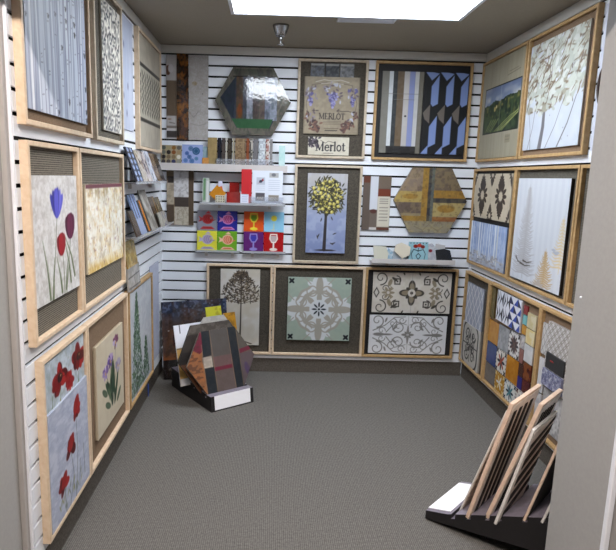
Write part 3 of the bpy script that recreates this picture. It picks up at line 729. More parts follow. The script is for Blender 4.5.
# ------------------------------------------------------------------ framed panels
def wall_frame(name, wall, a0, a1, z0, z1, label, wd, back, group=None, fw=0.018, dp=0.029, cat='framed panel', side=None):
    """a = distance along wall from its left end as seen from inside (back: X, left: Y-YF, right: -Y)"""
    w, h = a1 - a0, z1 - z0
    if wall == 'back': loc, rz = (a0, 0, z0), 0
    elif wall == 'left': loc, rz = (0, a0, z0), PI / 2      # a = world Y
    else: loc, rz = (W, -a0, z0), -PI / 2                    # a = -Y
    t = empty(name, loc, (0, 0, rz)); tag(t, label, cat, group)
    bm = bmesh.new()
    def ring4(x0, x1, q0, q1, y): return [bm.verts.new(p) for p in ((x0, y, q0), (x1, y, q0), (x1, y, q1), (x0, y, q1))]
    e = 0.002
    o0 = ring4(0, w, 0, h, 0); o1 = ring4(0, w, 0, h, -dp + e); o2 = ring4(e, w - e, e, h - e, -dp)
    i2 = ring4(fw - e, w - fw + e, fw - e, h - fw + e, -dp); i1 = ring4(fw, w - fw, fw, h - fw, -dp + e); i0 = ring4(fw, w - fw, fw, h - fw, 0)
    for A, B in ((o0, o1), (o1, o2), (o2, i2), (i2, i1), (i1, i0), (i0, o0)):
        for k in range(4): bm.faces.new((A[k], A[(k + 1) % 4], B[(k + 1) % 4], B[k]))
    bmesh.ops.recalc_face_normals(bm, faces=bm.faces[:])
    me = bpy.data.meshes.new('frame'); bm.to_mesh(me); bm.free()
    link('frame', me, wd, t)
    boxes('backing_board', [(fw, w - fw, -0.008, -0.001, fw, h - fw)], back, t)
    t['_w'], t['_h'] = w, h
    return t
def put(t, cv, x0, z0, name='painted_panel', th=0.012, mat=None, y=-0.008, edge=None, label=None):
    o = cv.build(name, th, mat or M['paint'], t, (x0, y, z0), edge=edge)
    if label: o['label'] = label
    return o
TOP0, TOP1, MID0, MID1, LOW0, LOW1 = 1.682, 2.386, 0.93, 1.632, 0.149, 0.866
# left wall (a = world Y; frames run towards the back wall)
t = wall_frame('framed_panel', 'left', -2.437, -1.738, TOP0, TOP1, 'framed painting of pale blue birch trunks, top left nearest the viewer', M['pine'], M['tanfelt'])
put(t, art_birch(.61, .625), .046, .055)
t = wall_frame('framed_panel', 'left', -1.675, -1.185, TOP0, TOP1, 'framed narrow mosaic of grey and cream leaf chips beside the birch painting', M['pinegrey'], M['mesh'])
put(t, art_leafmosaic(.335, .60), .14, .055, 'mosaic_panel')
t = wall_frame('framed_panel', 'left', -.812, -.115, TOP0, TOP1, 'framed beige board with grey leaf border between dark bands, at the left corner', M['pine'], M['tanfelt'])
put(t, art_stencil_floral(.665, .66), .022, .022)
o = art_birch(.33, .60); 
c = Cv(.31, .60, (184, 190, 208), .004); c.mottle((206, 210, 222), .06, .6, 3, .3)
for u, v in ((.35, .75), (.6, .4), (.5, .15), (.3, .3)): c.ell(u, v, .012, .022, (140, 146, 172)); c.ell(u, v, .006, .012, (98, 100, 128))
tag(c.build('finish_sample', .008, M['paint'], None, (0, -1.19, 1.775), (0, 0, PI / 2)), 'unframed pale blue birch bark panel on slats beside the leaf mosaic', 'sample panel')
t = wall_frame('framed_panel', 'left', -2.435, -1.932, MID0, MID1, 'framed painting of blue, purple and red tulips on white, middle of left wall', M['pine'], M['ribbed'])
put(t, art_tulips(.455, .46), .022, .128, y=-.008, th=.014)
t = wall_frame('framed_panel', 'left', -1.92, -1.208, MID0, MID1, 'framed yellow and white textured abstract panel beside the tulips', M['pine'], M['ribbed'])
put(t, art_abstract(.605, .40), .085, .15)
t = wall_frame('framed_panel', 'left', -2.395, -1.903, LOW0, LOW1, 'framed pair of red poppy paintings at the lower left, nearest the viewer', M['pine'], M['tanfelt'])
put(t, art_poppy_top(.43, .29), .035, .40, label='upper canvas of red poppies on pale blue')
put(t, art_poppy_low(.445, .475), .024, .022, th=.02, label='lower canvas of single red poppies on blue')
t = wall_frame('framed_panel', 'left', -1.895, -1.178, LOW0, LOW1, 'framed cream panel of purple irises on tan felt, lower left wall', M['pine'], M['tanfelt'])
put(t, art_iris(.48, .465), .125, .11, th=.016)
t = wall_frame('framed_panel', 'left', -1.146, -.487, LOW0, LOW1, 'framed painting of a green cypress tree, lower left wall toward the corner', M['oak'], M['tanfelt'])
put(t, art_cypress(.61, .665), .024, .024)
c = Cv(.30, .71, (186, 190, 210), .005); c.mottle((200, 204, 220), .03, .5, 3)
tag(c.build('finish_sample', .004, M['paint'], None, (0, -.46, .19), (0, 0, PI / 2)), 'thin pale lavender blank panel in the lower left corner by cypress frame', 'sample panel')
# back wall
t = wall_frame('framed_panel', 'back', 1.005, 1.518, TOP0, TOP1, 'framed wine label panels reading Merlot with grape painting, top of back wall', M['pinegrey'], M['burlap'])
w_, h_ = .513, .704
put(t, art_merlot(.405, .405), .05, .176, y=-.008, th=.014)
put(t, art_merlot_small(.305, .13), .09, .024, th=.012, name='lettered_panel')
for u0, cs in ((.18, [(92, 96, 108), (130, 130, 128), (60, 62, 66)]), (.39, [(40, 44, 54), (62, 66, 76), (90, 92, 92)]), (.60, [(120, 122, 128), (160, 158, 156), (80, 80, 82)])):
    c = art_flat(.10, .10, cs[0], cs[1:], 3, .8, .02); c.rect(0, .82, 1, 1, (168, 166, 162), .5); put(t, c, u0 * w_, .575, 'picture_tile', .008)
t = wall_frame('framed_panel', 'back', 1.572, 2.282, TOP0, TOP1, 'framed board of vertical stripes beside black and blue blade pattern, back wall', M['oak'], M['black'])
put(t, art_stripes(.305, .585), .05, .05, 'striped_panel'); put(t, art_blades(.325, .585), .36, .05, 'patterned_panel')
t = wall_frame('framed_panel', 'back', 1.005, 1.512, MID0 - .04, MID1, 'framed lemon tree painting on blue with dark surround, middle of back wall', M['pinegrey'], M['burlap'])
put(t, art_lemon(.30, .60), .098, .08, th=.016)
t = wall_frame('framed_panel', 'back', .348, .857, LOW0, LOW1, 'framed dark leafy tree on white panel, lower back wall behind floor rack', M['pine'], M['burlap'])
put(t, art_baretree(.305, .605), .107, .073)
t = wall_frame('framed_panel', 'back', .861, 1.575, LOW0, LOW1, 'framed pale green medallion tile panel with dark corner flowers, lower back wall', M['pine'], M['burlap'])
put(t, art_medallion(.49, .50), .118, .127, th=.018)
t = wall_frame('framed_panel', 'back', 1.577, 2.295, LOW0, LOW1, 'framed two white boards of grey scroll ornament, lower right of back wall', M['oak'], M['black'])
put(t, art_scroll(.61, .318, True), .06, .363, label='upper board with bold shaded ornament'); put(t, art_scroll(.61, .308, False), .05, .032, label='lower board with fine pale scrolls')
# right wall
t = wall_frame('framed_panel', 'right', .008, .738, TOP0, TOP1, 'framed beige board with vineyard landscape picture, top right by the corner', M['oak'], M['tanfelt'])
put(t, art_landscape(.69, .66), .023, .022)
t = wall_frame('framed_panel', 'right', .757, 1.49, TOP0, TOP1, 'framed painting of a tree with fluffy white blossom, top of right wall', M['oak'], M['tanfelt'])
put(t, art_cotton_tree(.635, .60), .03, .05)
t = wall_frame('framed_panel', 'right', .003, .742, MID0 - .005, MID1, 'framed grey damask pattern above blue birch forest, middle right by the corner', M['oak'], M['black'])
put(t, art_damask(.66, .315), .024, .355, label='cream board with grey damask motifs'); put(t, art_blue_birch(.65, .30), .024, .022, label='blue and white birch forest board')
t = wall_frame('framed_panel', 'right', .745, 1.488, MID0 - .01, MID1, 'framed white panel with grey and gold fir trees, middle of right wall', M['oak'], M['mesh'])
put(t, art_pines(.62, .61), .052, .035, th=.018, edge=(60, 54, 48))
t = wall_frame('framed_panel', 'right', 1.495, 2.23, MID0 - .01, MID1, 'framed grey mesh board half hidden behind the right front wall', M['oak'], M['mesh'])
t = wall_frame('framed_panel', 'right', .003, .492, LOW0 - .01, LOW1 - .008, 'framed blue lattice and black ironwork tiles, lower right by the corner', M['oak'], M['burlap'])
put(t, art_lattice(.34, .34), .045, .30, 'lattice_tile', mat=M['tile']); put(t, art_iron(.36, .31), .01 + .02, .022, 'ornament_tile', .016)
R7 = wall_frame('framed_panel', 'right', .497, 1.247, LOW0 - .005, LOW1 - .004, 'framed collection of small coloured patterned tiles, lower right wall', M['oak'], M['tanfelt'])
def tl(a0, a1, z0, z1, c, th=.009, R=None, base=.51, name='tile', zb=LOW0 - .005):
    return put(R or R7, c(a1 - a0, z1 - z0), a0 - base, z0 - zb, name, th, M['tile'])
F = lambda *q, **k: (lambda w, h: art_flat(w, h, *q, **k))
tl(.655, 1.018, .635, .835, art_tri_blue, .018)
tl(.532, .60, .62, .83, F((112, 100, 64), [(86, 76, 50)]))
tl(.535, .698, .455, .605, F((178, 128, 50), [(196, 150, 74)]))
tl(.705, .865, .455, .612, F((150, 152, 156), [(178, 180, 184), (120, 122, 128)]))
tl(.870, 1.025, .46, .62, lambda w, h: art_motif(w, h, (206, 204, 204), [(52, 46, 56), (84, 44, 40), (94, 78, 74)], 3, 12))
tl(.535, .698, .305, .45, F((54, 74, 122), [(66, 86, 136)]))
tl(.703, .862, .30, .45, lambda w, h: art_motif(w, h, (208, 204, 198), [(48, 52, 66), (150, 74, 56)], 4, 8))
tl(.867, 1.035, .30, .455, F((180, 124, 36), [(160, 104, 28), (196, 146, 60)]))
tl(.535, .71, .172, .30, F((118, 112, 108), [(130, 124, 120)]))
tl(.715, .862, .168, .295, lambda w, h: art_motif(w, h, (176, 134, 58), [(214, 196, 150), (206, 206, 196)], 5, 6))
tl(.867, 1.035, .165, .295, lambda w, h: art_motif(w, h, (206, 206, 204), [(40, 62, 84), (70, 120, 130)], 6, 8))
tl(1.03, 1.083, .762, .815, F((134, 48, 52))); tl(1.03, 1.083, .70, .757, F((120, 176, 180))); tl(1.03, 1.083, .64, .695, F((188, 142, 60)))
tl(1.09, 1.20, .695, .785, F((206, 198, 172), [(182, 168, 122)])); tl(1.09, 1.20, .60, .69, F((210, 200, 168), [(206, 176, 104)]))
tl(1.035, 1.083, .55, .632, F((196, 192, 190), [(120, 120, 130)])); tl(1.09, 1.20, .49, .595, F((206, 206, 208), [(182, 184, 188)]))
tl(1.032, 1.083, .46, .545, F((130, 88, 82), [(160, 120, 112)])); tl(1.04, 1.10, .38, .455, F((70, 44, 42), [(110, 76, 60)])); tl(1.105, 1.20, .385, .485, F((98, 40, 28), [(160, 118, 60)]))
tl(1.04, 1.10, .30, .375, F((52, 46, 122))); tl(1.105, 1.20, .30, .38, F((80, 30, 34), [(120, 60, 44)]))
tl(1.04, 1.20, .165, .295, lambda w, h: art_motif(w, h, (202, 200, 196), [(96, 30, 36), (60, 60, 84)], 8, 8))
R8 = wall_frame('framed_panel', 'right', 1.25, 1.98, LOW0 - .005, LOW1 - .002, 'framed white lattice and scallop tiles with dark sign, lower right behind the rack', M['oak'], M['tanfelt'])
kw = dict(R=R8, base=1.266)
tl(1.288, 1.352, .60, .775, lambda w, h: art_lattice(w, h, (196, 194, 194), (130, 126, 124), .04, .004), **kw)
tl(1.288, 1.352, .38, .575, lambda w, h: art_lattice(w, h, (206, 206, 210), (186, 186, 192), .05, .003), **kw)
tl(1.288, 1.352, .20, .37, F((196, 194, 196), [(150, 150, 158)]), **kw)
tl(1.36, 1.60, .44, .80, art_scallop, .016, **kw)
o = put(R8, art_flat(.19, .085, (58, 58, 60)), 1.385 - 1.266, .55 - LOW0 + .005, 'dark_sign', .008, M['paint'], y=-.024, label='charcoal sign with small red mark')
c = Cv(.035, .007, (170, 60, 58), .003); c.build('red_mark', .002, M['paint'], o, (.05, -.008, .045))
tl(1.372, 1.575, .45, .54, lambda w, h: art_flat(w, h, (140, 142, 168), [(196, 196, 206), (100, 100, 130)], 3, .8, .012, .003), .03, name='mosaic_tile', **kw)
tl(1.37, 1.60, .20, .43, lambda w, h: art_flat(w, h, (176, 174, 176), [(206, 206, 206), (140, 138, 140)], 9, .7, .03), **kw)

# unframed pieces on the back wall
def hexhalf(hw, st, h):
    return lambda v: ((hw - st - (hw - st) * (1 - abs(2 * v - 1)) , hw + st + (hw - st) * (1 - abs(2 * v - 1))))
def hex_board(name, hw, st, h, painter, label, loc, rot, mat, th=.03, parent=None, gcol=M['grey'], cat='hexagonal panel'):
    t = empty(name, loc, rot)
    if label: tag(t, label, cat)
    pts = [(-st, 0), (st, 0), (hw, h / 2), (st, h), (-st, h), (-hw, h / 2)]
    prism('backing_board', pts, -th, 0, gcol, t)
    c = Cv(2 * hw, h, (120, 112, 100), .0038, hexhalf(hw, st, h)); painter(c, hw, h)
    c.build('painted_face', .003, mat, t, (-hw, -th, 0))
    return t
def hx1(c, hw, h):
    c.c[:] = rgb(112, 106, 98); w = 2 * hw
    # inner glazed hexagon, set up from the lower rim
    c.poly([(.29, .1), (.73, .1), (.93, .55), (.76, .86), (.27, .86), (.07, .55)], (66, 70, 84))
    c.poly([(.27, .86), (.76, .86), (.745, .98), (.26, .98)], (88, 86, 78)); c.line([(.24, .865), (.78, .865)], .006, (34, 32, 34))
    c.poly([(.25, .24), (.27, .86), (.07, .55), (.2, .3)], (52, 58, 72))
    for u0, u1, col in ((.28, .37, (96, 76, 62)), (.37, .42, (84, 84, 96)), (.42, .5, (150, 152, 166)), (.5, .58, (92, 80, 78)), (.58, .66, (104, 92, 88)), (.66, .73, (128, 132, 150)), (.73, .82, (150, 154, 170))):
        c.rect(u0, .22, u1, .86, col)
    c.poly([(.82, .3), (.93, .55), (.82, .76)], (126, 120, 110)); c.ell(.33, .36, .018, .05, (120, 72, 46)); c.mottle((40, 40, 50), .02, .3, 4, .05, .6)
    c.poly([(.22, .24), (.3, .1), (.72, .1), (.77, .24)], (62, 98, 70)); c.mottle((40, 70, 50), .02, .15, 8)
def hx2(c, hw, h):
    c.c[:] = rgb(138, 126, 106); gold = (152, 118, 54); dk = (58, 56, 60)
    c.rect(.52, .5, 1, 1, (112, 98, 84)); c.rect(0, .64, .38, 1, (136, 120, 108)); c.rect(0, .47, .38, .64, (170, 148, 92)); c.rect(0, .3, .38, .47, (104, 90, 82))
    c.rect(.52, .54, 1, .66, gold); c.rect(.52, .47, 1, .54, dk); c.rect(.54, .26, 1, .47, (166, 150, 106)); c.ell(.72, .38, .07, .03, gold, 0, .6); c.ell(.22, .56, .06, .02, gold, 0, .6)
    c.rect(.38, .24, .50, 1, gold); c.rect(.46, .18, .54, 1, dk, .9); c.rect(.5, .18, .54, 1, (84, 92, 96)); c.rect(0, .18, .46, .26, gold); c.rect(.54, .18, 1, .25, (140, 92, 50))
    c.rect(0, 0, 1, .18, (142, 134, 116)); c.line([(.3, .1), (.42, .04), (.5, .13), (.62, .04), (.7, .1)], .003, (110, 102, 88)); c.mottle((196, 176, 110), .03, .2, 3); c.mottle((70, 56, 44), .02, .3, 9, thr=.68)
hex_board('hexagonal_panel', .276, .146, .477, hx1, 'glossy hexagon with forest trunks and green grass, top of back wall', (.68, -.028, 1.832), (-.052, 0, 0), M['gloss'], .03)
hex_board('hexagonal_panel', .277, .147, .487, hx2, 'hexagon painted in gold, grey and taupe blocks, right side of back wall', (2.033, -.002, 1.144), (0, 0, 0), M['paint'], .025)
# plank samples
c = Cv(.076, .595, (176, 172, 172), .0038); c.rect(0, .28, 1, .70, (106, 90, 74)); c.rect(0, .13, 1, .16, (120, 110, 104)); c.rect(0, .02, 1, .1, (62, 56, 54)); c.rect(0, .1, 1, .13, (190, 186, 186))
c.ell(.18, .82, .018, .034, (96, 60, 44)); c.ell(.45, .84, .02, .03, (190, 186, 188)); c.line([(.3, .2), (.8, .19)], .006, (110, 100, 96)); c.ell(.3, .24, .012, .004, (130, 90, 60))
tag(c.build('sample_plank', .01, M['paint'], None, (.044, -.002, 1.793)), 'pale plank with brown block and dark crescent, top left corner of back wall', 'sample panel')
c = Cv(.085, .607, (74, 46, 28), .0038); c.mottle((38, 26, 20), .03, .8, 3, .06, .45); c.mottle((150, 96, 34), .03, .7, 8, .05, .6)
c.mixin(np.clip(1 - np.abs(c.Y / c.h - .38) * 4.5, 0, 1) * .75 * (c.noise(.02, .03, 5) > .35), (164, 108, 36)); c.mottle((30, 18, 14), .012, .7, 13, thr=.66)
tag(c.build('sample_plank', .016, M['gloss'], None, (.122, -.002, 1.79)), 'charred dark brown plank with amber glaze, top left of back wall', 'sample panel')
c = Cv(.143, .6, (172, 168, 166), .0038); c.mottle((158, 154, 150), .04, .5, 3); c.ell(.3, .67, .018, .014, (158, 144, 122)); c.line([(.05, .33), (.25, .27), (.5, .34)], .005, (140, 134, 134)); c.line([(.1, .2), (.5, .17), (.9, .2)], .004, (146, 142, 142)); c.ell(.7, .55, .004, .004, (90, 80, 76))
c.mottle((196, 196, 202), .008, .4, 9, thr=.62)
tag(c.build('sample_plank', .01, M['gloss'], None, (.208, -.002, 1.79)), 'wide pale grey plank with faint lines beside the charred plank', 'sample panel')
c = Cv(.202, .404, (150, 130, 104), .0035)
c.rect(0, .87, .27, 1, (118, 100, 78)); c.rect(.03, .78, .27, .9, (62, 54, 50)); c.rect(0, .38, .27, .78, (176, 164, 146)); c.rect(0, 0, .27, .38, (92, 76, 62)); c.rect(.27, .52, .82, 1, (206, 204, 206)); c.rect(.29, .34, .82, .52, (76, 66, 62)); c.rect(.29, 0, .82, .34, (190, 182, 168))
c.rect(.82, 0, 1, 1, (96, 80, 64)); c.line([(.55, .62), (.7, .66), (.78, .6)], .003, (150, 150, 156)); c.line([(.4, .1), (.42, .25), (.6, .3)], .003, (140, 130, 118)); c.mottle((60, 50, 44), .02, .2, 4, thr=.6)
tag(c.build('finish_sample', .012, M['paint'], None, (.042, -.002, 1.156)), 'patchwork board of tan, white and brown blocks below the left back shelf', 'sample panel')
c = Cv(.208, .404, (104, 92, 84), .0035)
c.rect(0, .88, .25, 1, (104, 60, 42)); c.rect(.25, .38, .54, 1, (204, 206, 214)); c.rect(.27, .04, .54, .36, (116, 104, 96)); c.rect(.27, 0, .54, .05, (200, 196, 194)); c.ell(.4, .35, .025, .016, (90, 54, 46)); c.rect(.54, .78, 1, 1, (118, 104, 92)); c.rect(.54, .63, 1, .77, (120, 60, 40)); c.rect(.54, .06, 1, .63, (206, 200, 186)); c.rect(.54, 0, 1, .05, (100, 60, 46))
for v in (.58, .54, .5, .42, .36, .3, .24, .18): text_bar(c, .62, v, .3, (150, 144, 138))
tag(c.build('finish_sample', .012, M['paint'], None, (1.526, -.002, 1.155)), 'narrow patchwork board of cream, taupe and rust blocks right of lemon tree', 'sample panel')

# ------------------------------------------------------------------ shelves and small samples on the back wall
def shelf(x0, x1, z, d, label, lip=.02, mat=None, wall='back', lo=None):
    loc, rz = ((x0, 0, z), 0) if wall == 'back' else ((0, x0, z), PI / 2)
    t = empty('slatwall_shelf', loc, (0, 0, rz)); tag(t, label, 'shelf'); L = x1 - x0
    boxes('shelf_board', [(0, L, -d, -.0005, -.008, 0)], mat or M['ledge'], t, bevel=.001)
    boxes('shelf_lip', [(0, L, -d - .004, -d, -.008 - (lo or lip * .3), lip)], mat or M['ledge'], t, bevel=.001)
    boxes('shelf_bracket', [(L * .2, L * .2 + .02, -.02, -.0005, -.04, -.008), (L * .8, L * .8 + .02, -.02, -.0005, -.04, -.008)], M['ledge'], t)
    return t
shelf(.003, .945, 1.607, .095, 'long frosted shelf across the top left of back wall holding swatches', .010, lo=.035)
shelf(.305, .935, 1.332, .13, 'short clear shelf below the long one holding tiles and catalogue', .008, M['clear'])
shelf(.265, .60, .966, .045, 'small ledge under the four fish tiles', .008, M['clear'])
shelf(.62, .95, .966, .045, 'small ledge under the four wine glass tiles', .008, M['clear'])
shelf(1.60, 2.235, .925, .10, 'frosted shelf of broken tile samples under gold hexagon', .022)
def leaner(name, x0, z0, w, h, cv, label, cat, group=None, y=-.075, lean=.16, th=.008, mat=None, rz=0, roll=0, wall='back', rname=None):
    loc = (x0, y, z0) if wall == 'back' else (-y, x0, z0)
    o = cv.build(name, th, mat or M['tile'], None, loc, (0, 0, 0))
    base = 0 if wall == 'back' else PI / 2
    o.rotation_euler = (Matrix.Rotation(base + rz, 4, 'Z') @ Matrix.Rotation(-lean, 4, 'X') @ Matrix.Rotation(roll, 4, 'Y')).to_euler()
    return tag(o, label, cat, group)
c = Cv(.152, .138, (156, 144, 120), .003)
dc = [(90, 96, 92), (150, 140, 110), (130, 96, 50), (96, 92, 88), (110, 112, 104), (34, 28, 28), (128, 80, 44), (150, 130, 100), (40, 38, 42), (120, 104, 84), (128, 110, 84), (206, 200, 186), (70, 66, 66), (84, 78, 74), (60, 64, 96), (140, 140, 130)]
for k in range(16): c.ell(.13 + (k % 4) * .245, .87 - (k // 4) * .245, .0155, .0155, dc[k])
leaner('colour_chip_board', .012, 1.608, .15, .138, c, 'beige board of round colour chips, leftmost on the long shelf', 'sample board')
c = Cv(.152, .146, (150, 164, 206), .003)
for u, v, r, col in ((.42, .8, .018, (84, 110, 146)), (.68, .68, .028, (52, 92, 126)), (.24, .56, .015, (66, 92, 150)), (.36, .38, .016, (70, 96, 140)), (.7, .3, .014, (90, 130, 160)), (.18, .2, .016, (90, 120, 170)), (.48, .18, .018, (80, 112, 160))):
    c.ell(u, v, r, r, col); c.ring(u, v, r * .6, .003, (110, 140, 180))
leaner('glass_dot_tile', .167, 1.608, .15, .146, c, 'light blue tile with round blue glass dots on the long shelf', 'tile')
leaner('seafoam_tile', .318, 1.608, .05, .13, art_flat(.045, .135, (150, 172, 178), [(180, 190, 196)], 3), 'narrow grey green tile behind small amber tile on long shelf', 'tile', y=-.05)
leaner('amber_tile', .318, 1.608, .05, .05, art_flat(.048, .052, (186, 134, 76), [(206, 166, 110)], 5), 'small amber stone tile on the long shelf beside strip holder', 'tile', y=-.088)
st = [(.355, .068, (150, 132, 94), (170, 150, 110), 'tan wood strip'), (.427, .028, (36, 40, 56), (22, 24, 34), 'navy blue glass strip'), (.459, .026, (88, 80, 76), (60, 56, 60), 'charcoal blue strip'), (.488, .008, (196, 192, 182), (206, 200, 190), 'thin ivory strip'),
      (.50, .034, (80, 72, 62), (46, 42, 40), 'dark olive speckled strip'), (.538, .012, (170, 164, 150), (190, 180, 160), 'thin putty strip'), (.556, .078, (120, 100, 78), (156, 136, 110), 'wide brown pebble strip'), (.638, .022, (138, 84, 58), (104, 62, 44), 'copper brown strip'),
      (.664, .022, (190, 184, 176), (48, 44, 44), 'black and ivory checked strip'), (.69, .036, (124, 122, 124), (110, 108, 112), 'plain grey strip'), (.73, .048, (206, 210, 214), (150, 156, 164), 'bright silver mosaic strip'), (.782, .026, (206, 196, 190), (120, 56, 50), 'red and white checked strip'), (.812, .02, (150, 146, 146), (128, 126, 128), 'slim grey strip at right end')]
for k, (x, wd, a1, b1, lb) in enumerate(st):
    c = Cv(wd, .2, a1, .003); 
    if 'checked' in lb or 'mosaic' in lb or 'pebble' in lb or 'speckled' in lb:
        rr = random.Random(k); g = .011
        for j in range(18):
            for i in range(max(1, int(wd / g))):
                if rr.random() < .5: c.rect(i * g / wd, j * g / .2, (i * g + g * .85) / wd, (j * g + g * .85) / .2, b1)
    else: c.mottle(b1, .02, .5, k)
    leaner('trim_strip', x, 1.608, wd, .2, c, lb + ' standing in the clear holder on the long shelf', 'trim strip', 'trim strips in the clear shelf holder', y=-.06, lean=.05)
t = empty('strip_holder', (.42, -.03, 1.6075)); tag(t, 'clear acrylic holder across trim strips on the long shelf', 'holder')
boxes('holder_front', [(0, .42, -.055, -.052, 0, .05)], M['acrylic'], t); boxes('holder_side', [(-.003, 0, -.055, .02, 0, .05)], M['acrylic'], t); boxes('holder_side', [(.42, .423, -.055, .02, 0, .05)], M['acrylic'], t)
leaner('seafoam_tile', .88, 1.608, .045, .15, art_flat(.045, .155, (176, 204, 204), [(204, 216, 216)], 3), 'narrow pale aqua tile at the right end of the long shelf', 'tile')
# second shelf
c = Cv(.052, .18, (178, 186, 180), .003); c.rect(.12, .1, .45, 1, (116, 150, 116)); c.rect(.55, .0, .9, .9, (206, 206, 206))
leaner('striped_tile', .318, 1.333, .05, .18, c, 'narrow green and white tile at left end of short shelf', 'tile')
leaner('diamond_tile', .366, 1.395, .095, .095, art_flat(.092, .092, (196, 136, 44), [(206, 156, 70)], 3), 'orange tile turned as a diamond on the short shelf', 'tile', roll=PI / 4 * .9, y=-.07, lean=.1)
leaner('orange_tile', .445, 1.34, .04, .11, art_flat(.045, .11, (206, 112, 60), [(214, 140, 90)], 4), 'slim coral orange tile behind the orange diamond', 'tile', y=-.058, roll=-.25)
leaner('white_tile', .432, 1.34, .03, .15, art_flat(.03, .155, (206, 206, 226)), 'narrow white tile peeking above the orange diamond', 'tile', y=-.045)
c = Cv(.07, .058, (196, 190, 172), .003)
for k in range(12): c.ell(.14 + (k % 4) * .24, .2 + (k // 4) * .3, .004, .004, (60, 54, 50))
leaner('dotted_tile', .418, 1.333, .07, .058, c, 'small cream tile with black dots in front of orange diamond', 'tile', y=-.10)
leaner('red_tile', .516, 1.36, .075, .125, art_flat(.076, .125, (150, 32, 26), [(130, 24, 22)]), 'upright dark red tile on the short shelf', 'tile', y=-.05)
leaner('red_tile', .50, 1.333, .10, .085, art_flat(.105, .085, (140, 28, 22), [(156, 40, 30)]), 'low wide brick red tile leaning before the upright red one', 'tile', y=-.09, lean=.3)
leaner('brochure', .609, 1.333, .075, .25, art_flat(.076, .252, (196, 44, 52)), 'red brochure cover behind the white catalogue sheet', 'brochure', y=-.112, lean=.02, mat=M['paint'])
c = Cv(.225, .245, (218, 222, 232), .003)
c.rect(.14, .58, .42, .8, (186, 192, 204)); c.poly([(.2, .62), (.38, .7), (.36, .78), (.26, .68)], (150, 60, 70)); c.ell(.28, .68, .012, .01, (60, 60, 80)); c.rect(.12, .1, .42, .34, (96, 92, 98)); c.rect(.16, .14, .38, .22, (160, 150, 140)); c.rect(.54, .1, .88, .28, (140, 132, 120)); c.rect(.56, .8, .86, .94, (176, 176, 176)); c.ell(.7, .88, .016, .012, (120, 120, 126))
for k in range(6): c.line([(.54, .72 - k * .06), (.9, .72 - k * .06)], .0028, (176, 182, 198))
for k in range(3): c.line([(.12, .54 - k * .06), (.42, .54 - k * .06)], .0028, (184, 188, 200))
leaner('catalogue_sheet', .688, 1.333, .22, .245, c, 'white catalogue sheet with small product photos on the short shelf', 'catalogue', y=-.112, lean=.03, mat=M['paint'])
c = Cv(.06, .095, (206, 208, 222), .003); [c.line([(.2, .2 + k * .17), (.8, .2 + k * .17)], .004, (150, 156, 184)) for k in range(4)]
leaner('info_card', .604, 1.333, .06, .095, c, 'small white card with blue lines before the red brochure', 'card', y=-.122, mat=M['paint'])
t = empty('brochure_holder', (.67, -.115, 1.3325)); tag(t, 'clear acrylic brochure holder in front of white catalogue sheet', 'holder')
boxes('holder_front', [(0, .25, -.018, -.014, 0, .055)], M['acrylic'], t)
# fish + glass tiles
def fish(w, bg, c1, c2):
    c = Cv(w, w, bg, .0028)
    c.ell(.53, .57, .042, .038, c2); c.ell(.53, .57, .034, .030, c1); c.poly([(.06, .72), (.3, .6), (.3, .5), (.06, .42), (.14, .57)], c2); c.poly([(.4, .85), (.56, .98), (.7, .84)], c2); c.ell(.7, .62, .008, .009, bg); c.ell(.7, .62, .004, .005, c1)
    for k in range(4): c.line([(.3 + .09 * k, .42), (.36 + .09 * k, .57), (.3 + .09 * k, .74)], .004, c2)
    c.line([(.78, .5), (.9, .54)], .006, c1)
    c.poly([(.14, .06), (.3, .2), (.72, .2), (.9, .06)], c2); c.poly([(.26, .1), (.36, .16), (.66, .16), (.78, .1)], c1)
    return c
def glass(w, bg, bowl, stem, fill):
    c = Cv(w, w, bg, .0028)
    if stem is not None:
        c.poly([(.32, .92), (.68, .92), (.72, .66), (.6, .46), (.4, .46), (.28, .66)], stem); c.poly([(.37, .86), (.63, .86), (.65, .67), (.57, .52), (.43, .52), (.35, .67)], bg); c.poly([(.37, .82), (.63, .82), (.65, .67), (.57, .52), (.43, .52), (.35, .67)], fill)
        c.line([(.5, .46), (.5, .16)], .012, stem); c.ell(.5, .13, .03, .012, stem)
    else:
        c.ell(.5, .68, .022, .022, fill); c.line([(.5, .4), (.49, .15)], .008, (196, 206, 180)); c.ell(.46, .1, .014, .005, (196, 206, 180))
    return c
for x, z, bg, a1, a2, lb in ((.274, 1.121, (140, 142, 156), (150, 34, 40), (176, 60, 66), 'grey tile with a red fish, upper left of the four fish tiles'), (.427, 1.121, (44, 50, 150), (170, 70, 120), (206, 140, 190), 'blue tile with a pink fish, upper right of the four fish tiles'),
                         (.274, .968, (220, 214, 76), (150, 136, 170), (184, 176, 200), 'yellow tile with a lilac fish, lower left of the four fish tiles'), (.427, .968, (116, 168, 48), (206, 120, 90), (226, 186, 160), 'green tile with an orange fish, lower right of the four fish tiles')):
    leaner('fish_tile', x, z, .152, .152, fish(.151, bg, a1, a2), lb, 'tile', 'fish tiles on the back wall', y=-.03 if z < 1 else -.018, lean=.06)
for x, z, bg, st_, fl, lb in ((.628, 1.121, (218, 96, 44), (226, 206, 70), (110, 150, 40), 'orange tile with a green filled wine glass, upper left of four'), (.781, 1.121, (150, 200, 226), None, (226, 214, 80), 'light blue tile with a yellow dot glass, upper right of four'),
                           (.628, .968, (104, 44, 118), (150, 140, 206), (70, 70, 170), 'purple tile with a blue wine glass, lower left of four'), (.781, .968, (176, 28, 32), (232, 222, 214), (190, 176, 176), 'red tile with a white wine glass, lower right of four')):
    leaner('wine_glass_tile', x, z, .152, .152, glass(.151, bg, None, st_, fl), lb, 'tile', 'wine glass tiles on the back wall', y=-.03 if z < 1 else -.018, lean=.06)
